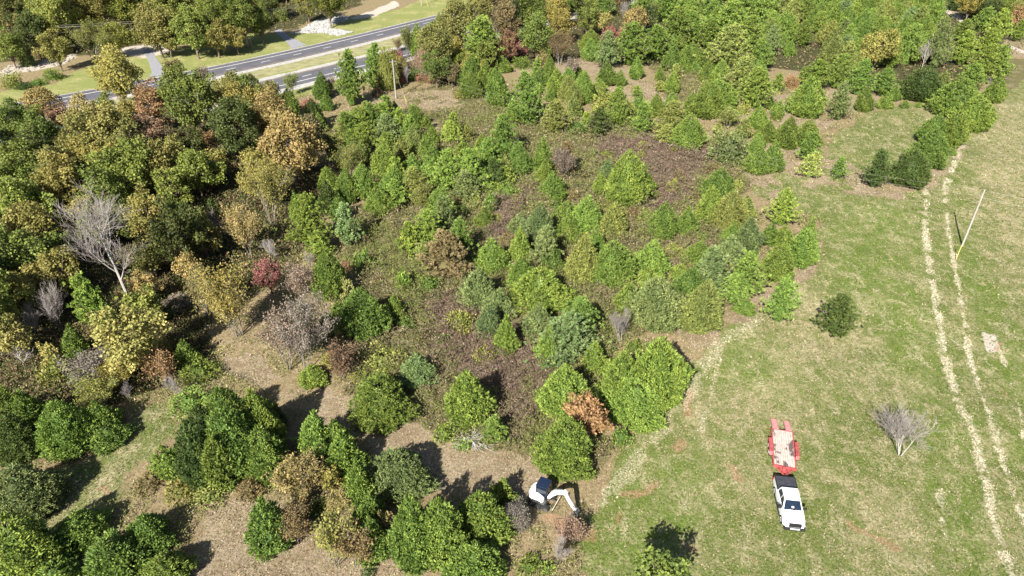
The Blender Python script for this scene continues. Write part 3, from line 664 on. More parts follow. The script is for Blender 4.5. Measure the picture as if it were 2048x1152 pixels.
# ---------------------------------------------------------------- pickup truck
def make_truck():
    L = 2.62; W = 0.95
    t = empty('pickup_truck', (24.52, 40.98, 0.0), math.radians(-98), 'white crew cab pickup truck with black bed cover hitched to the red trailer', 'pickup truck')
    bm = bmesh.new()
    prof = [(-L, 0.60), (-L, 1.10), (-L + 0.03, 1.16), (-0.98, 1.16), (1.05, 1.10), (1.55, 1.10), (2.28, 1.02), (2.50, 0.92), (2.56, 0.62), (2.50, 0.42), (2.12, 0.42), (2.08, 0.62), (1.90, 0.80), (1.64, 0.84), (1.38, 0.80), (1.20, 0.62), (1.16, 0.40),
            (-1.02, 0.40), (-1.06, 0.62), (-1.24, 0.80), (-1.50, 0.84), (-1.76, 0.80), (-1.94, 0.62), (-1.98, 0.46), (-L + 0.08, 0.46)]
    ins = [0.02, 0.03, 0.06, 0.06, 0.05, 0.07, 0.13, 0.20, 0.20, 0.2, 0.03] + [0.0] * 11 + [0, 0.01, 0.03]
    prism(bm, prof, -W, W, 0.025, ins[:len(prof)])
    # cab greenhouse and roof
    prism(bm, [(-1.02, 1.14), (-0.98, 1.46), (-0.86, 1.74), (-0.55, 1.80), (0.30, 1.79), (0.45, 1.75), (1.18, 1.09)], -0.86, 0.86, 0.035, [0.0, 0.09, 0.17, 0.20, 0.20, 0.19, 0.0])
    bx(bm, 1.15, 2.2, -0.10, 0.10, 1.045, 1.115, 0.03)      # bonnet ridge
    body = from_bm('body', bm, M_WPAINT, t)
    bm = bmesh.new(); quad(bm, [(1.135, -0.76, 1.152), (1.135, 0.76, 1.152), (0.535, 0.615, 1.695), (0.535, -0.615, 1.695)])
    from_bm('windscreen', bm, M_GLASS, t)
    bm = bmesh.new(); quad(bm, [(-1.032, -0.70, 1.20), (-1.000, -0.64, 1.48), (-0.905, -0.58, 1.69), (-0.905, 0.58, 1.69), (-1.000, 0.64, 1.48), (-1.032, 0.70, 1.20)])
    from_bm('rear_window', bm, M_GLASS, t)
    for s in (-1, 1):
        for (a, b_, c_, d_) in (((-0.90, 1.19), (-0.02, 1.19), (-0.02, 1.70), (-0.72, 1.68)), ((0.06, 1.19), (0.98, 1.19), (0.46, 1.68), (0.06, 1.70))):
            bm = bmesh.new(); yy = lambda z: s * (0.868 - (z - 1.14) * 0.305)
            quad(bm, [(x, yy(z) + s * 0.004, z) for x, z in (a, b_, c_, d_)]); from_bm('side_window', bm, M_GLASS, t)
        bm = bmesh.new(); bx(bm, 0.86, 1.04, s * 0.97, s * 1.20, 1.14, 1.34, 0.04); bar(bm, (0.95, s * 0.84, 1.17), (0.95, s * 1.02, 1.2), 0.06, 0.05)
        from_bm('mirror', bm, M_BLACKP, t)
        bm = bmesh.new(); bx(bm, 2.30, 2.565, s * 0.55, s * 0.80, 0.80, 0.985, 0.03); from_bm('headlight', bm, M_LAMP, t)
        bm = bmesh.new(); bx(bm, -L - 0.012, -L + 0.06, s * 0.80, s * 0.93, 0.75, 1.08, 0.01); from_bm('tail_light', bm, M_TAIL, t)
        bm = bmesh.new(); bx(bm, -0.95, 1.15, s * 0.93, s * 1.03, 0.36, 0.42, 0.015); from_bm('running_board', bm, M_BLACKP, t)
        for x in (1.64, -1.50): wheel(t, x, s * 0.82, 0.385, 0.26, s)
    bm = bmesh.new(); bx(bm, 2.40, 2.60, -0.53, 0.53, 0.66, 0.97, 0.03)
    for i in range(4): bx(bm, 2.58, 2.62, -0.50, 0.50, 0.70 + i * 0.065, 0.725 + i * 0.065)
    from_bm('grille', bm, M_BLACKP, t)
    bm = bmesh.new(); bx(bm, 2.42, 2.72, -0.90, 0.90, 0.38, 0.60, 0.05); fb = from_bm('front_bumper', bm, M_BLACKP, t)
    bm = bmesh.new(); bx(bm, 2.66, 2.735, -0.40, 0.40, 0.52, 0.615, 0.01); from_bm('bumper_plate', bm, M_LAMP, fb)
    bm = bmesh.new(); bx(bm, -2.72, -2.56, -0.88, 0.88, 0.46, 0.64, 0.03); from_bm('rear_bumper', bm, M_BLACKP, t)
    bm = bmesh.new(); bx(bm, -2.60, -1.04, -0.84, 0.84, 1.165, 1.215, 0.02)
    for x in (-2.08, -1.56): bx(bm, x - 0.02, x + 0.02, -0.82, 0.82, 1.21, 1.232)
    from_bm('bed_cover', bm, M_TONN, t)
    bm = bmesh.new()
    for s in (-1, 1): bx(bm, -2.62, -1.02, s * 0.85, s * 0.925, 1.165, 1.20, 0.01)
    bx(bm, -2.67, -2.605, -0.9, 0.9, 1.10, 1.205, 0.01); from_bm('bed_rail', bm, M_BLACKP, t)
    bm = bmesh.new(); quad(bm, [(1.012, -0.09, 1.2695), (1.012, 0.10, 1.2695), (0.905, 0.10, 1.3665), (0.905, -0.09, 1.3665)]); from_bm('windscreen_card', bm, M_WHITE, t)
    bm = bmesh.new(); bm2 = bm
    bar(bm, (1.17, -0.72, 1.115), (1.06, 0.0, 1.22), 0.02, 0.02); bar(bm, (1.17, -0.05, 1.115), (1.06, 0.6, 1.22), 0.02, 0.02); from_bm('wiper', bm, M_BLACKP, t)
make_truck()

# ---------------------------------------------------------------- trailer
def wood_mat():
    m = bpy.data.materials.new('weathered_deck_boards'); m.use_nodes = True; n = m.node_tree.nodes; l = m.node_tree.links; b = n['Principled BSDF']; b.inputs['Roughness'].default_value = 0.85
    tc = n.new('ShaderNodeTexCoord'); mp = n.new('ShaderNodeMapping'); mp.inputs['Scale'].default_value = (0.8, 6, 1); l.new(tc.outputs['Object'], mp.inputs[0])
    g = n.new('ShaderNodeTexNoise'); g.inputs['Scale'].default_value = 3; g.inputs['Detail'].default_value = 8; l.new(mp.outputs[0], g.inputs['Vector'])
    r = n.new('ShaderNodeValToRGB'); r.color_ramp.elements[0].position = 0.35; r.color_ramp.elements[0].color = (0.36, 0.28, 0.24, 1); r.color_ramp.elements[1].position = 0.65; r.color_ramp.elements[1].color = (0.58, 0.49, 0.43, 1)
    l.new(g.outputs['Fac'], r.inputs[0])
    m2 = n.new('ShaderNodeMapping'); m2.inputs['Scale'].default_value = (0.75, 1.6, 1); m2.inputs['Location'].default_value = (0.35, 0.2, 0); l.new(tc.outputs['Object'], m2.inputs[0])
    s = n.new('ShaderNodeTexNoise'); s.inputs['Scale'].default_value = 1.0; s.inputs['Detail'].default_value = 5; l.new(m2.outputs[0], s.inputs['Vector'])
    sr = n.new('ShaderNodeMapRange'); sr.inputs['From Min'].default_value = 0.55; sr.inputs['From Max'].default_value = 0.62; sr.inputs['To Max'].default_value = 0.9; l.new(s.outputs['Fac'], sr.inputs['Value'])
    mx = n.new('ShaderNodeMix'); mx.data_type = 'RGBA'; mx.inputs['B'].default_value = (0.07, 0.05, 0.045, 1); l.new(sr.outputs[0], mx.inputs['Factor']); l.new(r.outputs[0], mx.inputs['A']); l.new(mx.outputs['Result'], b.inputs['Base Color'])
    return m
def make_trailer():
    t = empty('flatbed_trailer', (26.15, 47.5, 0.0), math.radians(-105.5), 'red tandem axle equipment trailer with stained wood deck and ramps at the back', 'trailer')
    M_WOOD = wood_mat(); H0 = 0.72; hw = 0.93
    bm = bmesh.new()
    for i in range(9):
        y0 = -hw + i * 2 * hw / 9; bx(bm, -2.45, 2.42, y0 + 0.008, y0 + 2 * hw / 9 - 0.008, H0, H0 + 0.05 + 0.004 * (i % 3), 0)
    from_bm('deck', bm, M_WOOD, t)
    bm = bmesh.new()
    for s in (-1, 1): bx(bm, -2.5, 2.5, s * (hw + 0.002), s * (hw + 0.10), H0 - 0.14, H0 + 0.045, 0.008)
    bx(bm, 2.42, 2.56, -hw - 0.1, hw + 0.1, H0 - 0.14, H0 + 0.13, 0.008); bx(bm, -2.58, -2.46, -hw - 0.1, hw + 0.1, H0 - 0.14, H0 + 0.035, 0.008)
    for i in range(7): bx(bm, -2.2 + i * 0.72, -2.12 + i * 0.72, -hw, hw, H0 - 0.12, H0 - 0.004)
    for s in (-1, 1):
        for i in range(6): bx(bm, -2.1 + i * 0.85, -2.02 + i * 0.85, s * (hw + 0.102), s * (hw + 0.14), H0 - 0.10, H0 + 0.02)
    from_bm('frame', bm, M_REDP, t)
    for s in (-1, 1):
        bm = bmesh.new(); prism(bm, [(-1.15, 0.70), (-0.95, 0.98), (0.95, 0.98), (1.15, 0.70), (1.08, 0.66), (0.90, 0.93), (-0.90, 0.93), (-1.08, 0.66)], s * 1.05 if s > 0 else -1.36, 1.36 if s > 0 else -1.05)
        from_bm('fender', bm, M_REDP, t)
        for x in (-0.45, 0.45): wheel(t, x, s * 1.20, 0.36, 0.22, s)
    bm = bmesh.new()
    for s in (-1, 1): bar(bm, (2.5, s * 0.78, H0 - 0.06), (3.42, s * 0.05, H0 - 0.12), 0.10, 0.12)
    quad(bm, [(2.58, -0.62, H0 + 0.01), (2.58, 0.62, H0 + 0.01), (3.2, 0.14, H0 - 0.02), (3.2, -0.14, H0 - 0.02)])
    from_bm('tongue', bm, M_REDP, t)
    bm = bmesh.new(); bx(bm, 3.36, 3.72, -0.06, 0.06, 0.50, 0.66, 0.02); from_bm('coupler', bm, M_STEEL, t)
    bm = bmesh.new(); cyl(bm, (3.12, 0.10, 0.12), (3.12, 0.10, 1.02), 0.045, 10); cyl(bm, (3.12, 0.10, 1.0), (3.12, 0.28, 1.0), 0.02, 8); from_bm('jack', bm, M_REDP, t)
    bm = bmesh.new(); bx(bm, 2.66, 2.98, -0.25, 0.05, H0 + 0.02, H0 + 0.28, 0.02); from_bm('winch_box', bm, M_REDP, t)
    for s in (-1, 1):
        bm = bmesh.new(); x0, x1 = -2.62, -4.75; z0, z1 = H0 + 0.02, 0.07; yc = s * 0.62
        for dy in (-0.27, 0.27): bar(bm, (x0, yc + dy, z0), (x1, yc + dy, z1), 0.05, 0.08)
        for i in range(18):
            f = (i + 0.5) / 18; bar(bm, (x0 + (x1 - x0) * f, yc - 0.25, z0 + (z1 - z0) * f), (x0 + (x1 - x0) * f, yc + 0.25, z0 + (z1 - z0) * f), 0.07, 0.04)
        from_bm('ramp', bm, M_PINK, t)
    for s in (-1, 1):
        bm = bmesh.new(); bx(bm, -2.60, -2.575, s * 0.80, s * 0.98, H0 - 0.11, H0 - 0.02); from_bm('tail_light', bm, M_TAIL, t)
make_trailer()

# ---------------------------------------------------------------- compact excavator
def make_digger():
    az = math.radians(-27.5)
    t = empty('mini_excavator', (2.72, 41.75, 0.0), az, 'white mini excavator with dark cab roof digging at the thicket edge', 'excavator')
    for s in (-1, 1):
        bm = bmesh.new(); prism(bm, [(-1.02, 0.26), (-0.90, 0.48), (-0.70, 0.54), (0.70, 0.54), (0.90, 0.48), (1.02, 0.26), (0.92, 0.05), (0.75, 0.0), (-0.75, 0.0), (-0.92, 0.05)], s * 0.77 - 0.17, s * 0.77 + 0.17, 0.02)
        for i in range(17): bx(bm, -0.78 + i * 0.096, -0.74 + i * 0.096, s * 0.77 - 0.175, s * 0.77 + 0.175, 0.535, 0.565)
        tr = from_bm('track', bm, M_RUBBER, t)
        for x, r in ((-0.74, 0.19), (0.74, 0.19), (-0.38, 0.10), (0, 0.10), (0.38, 0.10)):
            bm = bmesh.new(); cyl(bm, (x, s * 0.77 + s * 0.12, 0.25 if r > 0.15 else 0.14), (x, s * 0.77 + s * 0.20, 0.25 if r > 0.15 else 0.14), r, 14); from_bm('track_roller', bm, M_STEEL, tr)
    bm = bmesh.new(); bx(bm, -0.55, 0.60, -0.62, 0.62, 0.22, 0.50, 0.03); cyl(bm, (0, 0, 0.5), (0, 0, 0.64), 0.42, 20); from_bm('undercarriage', bm, M_STEEL, t)
    bm = bmesh.new(); prism(bm, [(1.26, 0.05), (1.34, 0.05), (1.38, 0.40), (1.33, 0.46), (1.26, 0.30)], -0.86, 0.86, 0.01)
    for s in (-1, 1): bar(bm, (0.45, s * 0.40, 0.3), (1.28, s * 0.40, 0.22), 0.09, 0.12)
    bl = from_bm('blade', bm, M_STEEL, t)
    bm = bmesh.new(); bx(bm, 1.318, 1.40, -0.86, 0.86, 0.43, 0.50, 0.01); from_bm('blade_edge', bm, mat('worn_pale_steel', (0.55, 0.48, 0.38), 0.5, vary=0.2), bl)
    # slewing deck and white covers
    bm = bmesh.new(); pl = [(-1.10, -0.35), (-1.02, -0.62), (-0.80, -0.82), (0.55, -0.84), (0.62, -0.5), (0.62, 0.5), (0.55, 0.84), (-0.80, 0.82), (-1.02, 0.62), (-1.10, 0.35)]
    def slab(bm, pl, z0, z1, bev=0.02):
        a = [bm.verts.new((x, y, z0)) for x, y in pl]; b = [bm.verts.new((x, y, z1)) for x, y in pl]; k = len(pl)
        fs = [bm.faces.new(a), bm.faces.new(b)] + [bm.faces.new((a[i], a[(i + 1) % k], b[(i + 1) % k], b[i])) for i in range(k)]
        if bev: bmesh.ops.bevel(bm, geom=list({e for f in fs for e in f.edges}), offset=bev, segments=2, affect='EDGES')
    slab(bm, pl, 0.64, 0.78, 0.015); from_bm('deck', bm, M_STEEL, t)
    bm = bmesh.new(); slab(bm, [(-1.13, -0.35), (-1.05, -0.66), (-0.80, -0.86), (0.40, -0.86), (0.44, -0.46), (-0.42, -0.40), (-0.52, 0.42), (-0.55, 0.84), (-0.80, 0.84), (-1.05, 0.66), (-1.13, 0.35)], 0.785, 1.36, 0.09)
    eb = from_bm('engine_cover', bm, M_EXW, t)
    bm = bmesh.new(); bx(bm, -1.142, -1.12, -0.25, 0.25, 0.95, 1.15, 0.0); from_bm('vent', bm, M_BLACKP, eb); bm = bmesh.new(); bx(bm, -0.6, 0.2, -0.874, -0.855, 0.84, 0.95, 0.0); from_bm('vent', bm, M_BLACKP, eb)
    # cab: posts, glass, roof
    cx0, cx1, cy0, cy1 = -0.50, 0.56, -0.36, 0.66
    bm = bmesh.new()
    for x, y in ((cx0, cy0), (cx0, cy1), (cx1, cy0), (cx1, cy1)): bar(bm, (x, y, 0.78), (x * 0.94, (y - 0.15) * 0.95 + 0.15, 2.30), 0.07, 0.07)
    bx(bm, cx0, cx1, cy0, cy1, 0.785, 1.02, 0.02); cab = from_bm('cab_frame', bm, M_BLACKP, t)
    bm = bmesh.new(); prism(bm, [(cx0 - 0.03, 2.26), (cx0, 2.36), (cx1 - 0.05, 2.36), (cx1 + 0.02, 2.26)], cy0 - 0.03, cy1 + 0.03, 0.02); bx(bm, -0.30, 0.30, -0.12, 0.42, 2.355, 2.39, 0.01)
    from_bm('cab_roof', bm, mat('dark_blue_black_roof', (0.012, 0.02, 0.045), 0.25, spec=0.6, vary=0.2), t)
    bm = bmesh.new(); k = 0.97
    for pts in ([(cx1, cy0, 1.0), (cx1, cy1, 1.0), (cx1 * .95, cy1 * .98, 2.27), (cx1 * .95, cy0 * .95, 2.27)], [(cx0, cy0, 1.0), (cx1, cy0, 1.0), (cx1 * .95, cy0 * .95, 2.27), (cx0 * .95, cy0 * .95, 2.27)],
                [(cx0, cy1, 1.0), (cx1, cy1, 1.0), (cx1 * .95, cy1 * .98, 2.27), (cx0 * .95, cy1 * .98, 2.27)]): quad(bm, pts)
    from_bm('cab_glass', bm, M_GLASS, t)
    bm = bmesh.new(); quad(bm, [(cx0 - 0.01, cy0, 1.38), (cx0 - 0.01, cy1, 1.38), (cx0 * .95, cy1 * .98, 2.24), (cx0 * .95, cy0 * .95, 2.24)])
    from_bm('rear_window', bm, mat('glass_painted_reflection', (0.35, 0.42, 0.48), 0.1, spec=0.8, vary=0.2), t)  # pale reflection painted into the glass colour
    bm = bmesh.new(); bx(bm, -0.15, 0.25, 0.0, 0.4, 1.02, 1.25, 0.05); bx(bm, -0.22, -0.1, 0.0, 0.4, 1.2, 1.75, 0.05); from_bm('seat', bm, M_SEATM, t)
    # boom, arm, bucket (plane y = -0.12)
    y = -0.10
    def beam(bm, path, hs, wd):
        n_ = len(path); L_ = []; R_ = []
        for i, (x, z) in enumerate(path):
            a = path[min(i + 1, n_ - 1)]; b = path[max(i - 1, 0)]; tx, tz = a[0] - b[0], a[1] - b[1]; q = math.hypot(tx, tz); nx_, nz_ = -tz / q, tx / q
            L_.append((x + nx_ * hs[i], z + nz_ * hs[i])); R_.append((x - nx_ * hs[i], z - nz_ * hs[i]))
        prism(bm, L_ + R_[::-1], y - wd, y + wd, 0.012)
    bm = bmesh.new(); beam(bm, [(0.62, 0.98), (0.98, 1.68), (1.36, 2.12), (1.80, 2.38), (2.26, 2.42)], [0.12, 0.18, 0.20, 0.17, 0.13], 0.16); boom = from_bm('boom', bm, M_EXW, t)
    bm = bmesh.new(); beam(bm, [(2.06, 2.66), (2.28, 2.36), (2.72, 1.55), (3.22, 0.80)], [0.10, 0.17, 0.14, 0.10], 0.13); arm = from_bm('arm', bm, M_EXW, t)
    bm = bmesh.new()
    for (a, b, c_) in (((0.72, 0.85), (1.12, 1.45), (1.42, 1.90)), ((1.25, 2.36), (1.75, 2.62), (2.06, 2.68)), ((2.42, 2.50), (2.85, 1.76), (3.24, 1.10))):
        cyl(bm, (a[0], y, a[1]), (b[0], y, b[1]), 0.053, 10); cyl(bm, (b[0], y, b[1]), (c_[0], y, c_[1]), 0.032, 10)
        from_bm('hydraulic_ram', bm, M_STEEL, t); bm = bmesh.new()
    for dy in (-0.05, 0.0, 0.05):
        cyl(bm, (0.60, y + dy, 1.2), (1.05, y + dy, 1.92), 0.016, 6); cyl(bm, (1.04, y + dy, 1.91), (1.5, y + dy, 2.36), 0.016, 6); from_bm('hose', bm, M_BLACKP, t); bm = bmesh.new()
    bm = bmesh.new(); bx(bm, 0.50, 0.80, y - 0.16, y + 0.16, 0.66, 1.06, 0.03); from_bm('swing_post', bm, M_STEEL, t)
    bm = bmesh.new(); bp_ = [(3.16, 0.86), (3.42, 0.84), (3.60, 0.62), (3.64, 0.34), (3.50, 0.10), (3.24, 0.00), (3.00, 0.06)]
    for i in range(len(bp_) - 1): 
        (xa, za), (xb, zb) = bp_[i], bp_[i + 1]; prism(bm, [(xa, za), (xb, zb), (xb - 0.02, zb + 0.035), (xa - 0.02, za - 0.03)], y - 0.25, y + 0.25)
    for s in (-1, 1): prism(bm, bp_ + [(3.12, 0.42)], y + s * 0.25 - 0.012, y + s * 0.25 + 0.012)
    for i in range(5): prism(bm, [(3.02, 0.07), (2.90, 0.02), (3.0, 0.03)], y - 0.24 + i * 0.11, y - 0.19 + i * 0.11)
    from_bm('bucket', bm, M_STEEL, t)
make_digger()

# ---------------------------------------------------------------- poles and lines
M_POLE = mat('weathered_pole_timber', (0.34, 0.31, 0.285), 0.8, vary=0.12, scale=2)
M_YPL = mat('yellow_guy_sleeve', (0.52, 0.42, 0.10), 0.5, vary=0.08)
M_WIRE = mat('aluminium_wire', (0.34, 0.31, 0.28), 0.4, vary=0.05)
def pole(px, h, label, guy=None, arm=True, rz=0.0, r=0.15, sleeve=1.0):
    b = un(*px); t = empty('utility_pole', (b[0], b[1], float(zg(b[0], b[1]))), rz, label, 'utility pole')
    bm = bmesh.new(); cyl(bm, (0, 0, -0.5), (0, 0, h), r, 14, r * 0.68); from_bm('pole', bm, M_POLE, t)
    if arm:
        bm = bmesh.new(); bx(bm, -0.75, 0.75, r * 0.8, r * 0.8 + 0.1, h - 0.62, h - 0.50, 0.01); from_bm('crossarm', bm, M_POLE, t)
    bm = bmesh.new()
    for x, z in ([(-0.68, h - 0.5), (0.68, h - 0.5), (0, h)] if arm else [(0, h), (0.17, h - 1.0)]):
        cyl(bm, (x, (r + 0.02) * (x != 0 and arm), z - 0.02), (x, (r + 0.02) * (x != 0 and arm), z + 0.18), 0.05, 10, 0.03); from_bm('insulator', bm, M_STEEL, t); bm = bmesh.new()
    if guy:
        g = un(*guy); d = Vector((g[0] - b[0], g[1] - b[1], 0)); d.rotate(Matrix.Rotation(-rz, 3, 'Z')); L = d.length; top = Vector((0, 0, h - 1.6)); end = Vector((d.x, d.y, 0))
        bm = bmesh.new(); cyl(bm, top, end, 0.012, 6); from_bm('guy_wire', bm, M_WIRE, t)
        bm = bmesh.new(); e2 = end + (top - end).normalized() * 2.3; cyl(bm, end + (top - end).normalized() * 0.15, e2, 0.045, 10); from_bm('guy_sleeve', bm, M_YPL, t)
    return b, h
pF = pole((1924, 492), 9.0, 'pale timber utility pole standing alone in the meadow on the right', (1911, 521), False, math.radians(0), 0.14)
pM = pole((792, 197), 8.8, 'pale timber utility pole at the scrub edge below the highway', (815, 210), True, math.radians(20), 0.15)
pL = pole((497, 95), 9.0, 'timber utility pole beyond the highway between the two driveways', (507, 98), True, math.radians(35), 0.15)
pR = pole((843, 12), 9.0, 'timber utility pole on the far verge near the top edge', (857, 15), True, math.radians(40), 0.15)
def wire(a, b, sag, label, r=0.022, mt=None):
    a = np.array(a); b = np.array(b); P = [a + (b - a) * f + np.array((0, 0, -4 * sag * f * (1 - f))) for f in np.linspace(0, 1, 25)]
    s = Soup(); add_tube(s, P, [r] * 25, 4); o = link('power_line', s.mesh('power_line', [mt or M_WIRE]), None); o['label'] = label; o['category'] = 'power line'; o['group'] = 'overhead power lines'; return o
def top(p, dz=0.0, dx=0.0): return (p[0][0] + dx, p[0][1], p[1] + dz)
wire(top(pF, -0.1), top(pM, -0.1), 3.2, 'upper thin wire from the meadow pole across the thicket to the scrub pole', 0.007)
wire(top(pF, -1.0), top(pM, -0.9), 3.4, 'lower thin wire from the meadow pole across the thicket to the scrub pole', 0.007)
ra = np.array(un(2300, 470)); wire(top(pF, -0.1), (105, 70, 7.6), 0.5, 'upper pale wire running right from the top of the meadow pole', 0.014)
wire(top(pF, -1.2), (105, 70, 6.4), 0.5, 'lower pale wire running right from the meadow pole', 0.014)
M_DW = mat('dark_wire', (0.20, 0.20, 0.20), 0.5)
for dx, dz, nm in ((-0.7, -0.3, 'near conductor'), (0.0, 0.2, 'top conductor'), (0.7, -0.3, 'far conductor'), (0.0, -1.6, 'lowest cable')):
    e = (-190, 181 + dx, 8.8 + dz); wire(e, top(pL, dz, dx), 1.2, f'{nm} of the roadside wires left of the highway pole', 0.018, M_WIRE if dz > -1 else M_DW)
    wire(top(pL, dz, dx), top(pR, dz, dx), 0.9, f'{nm} of the roadside wires between the two far verge poles', 0.022, M_DW)
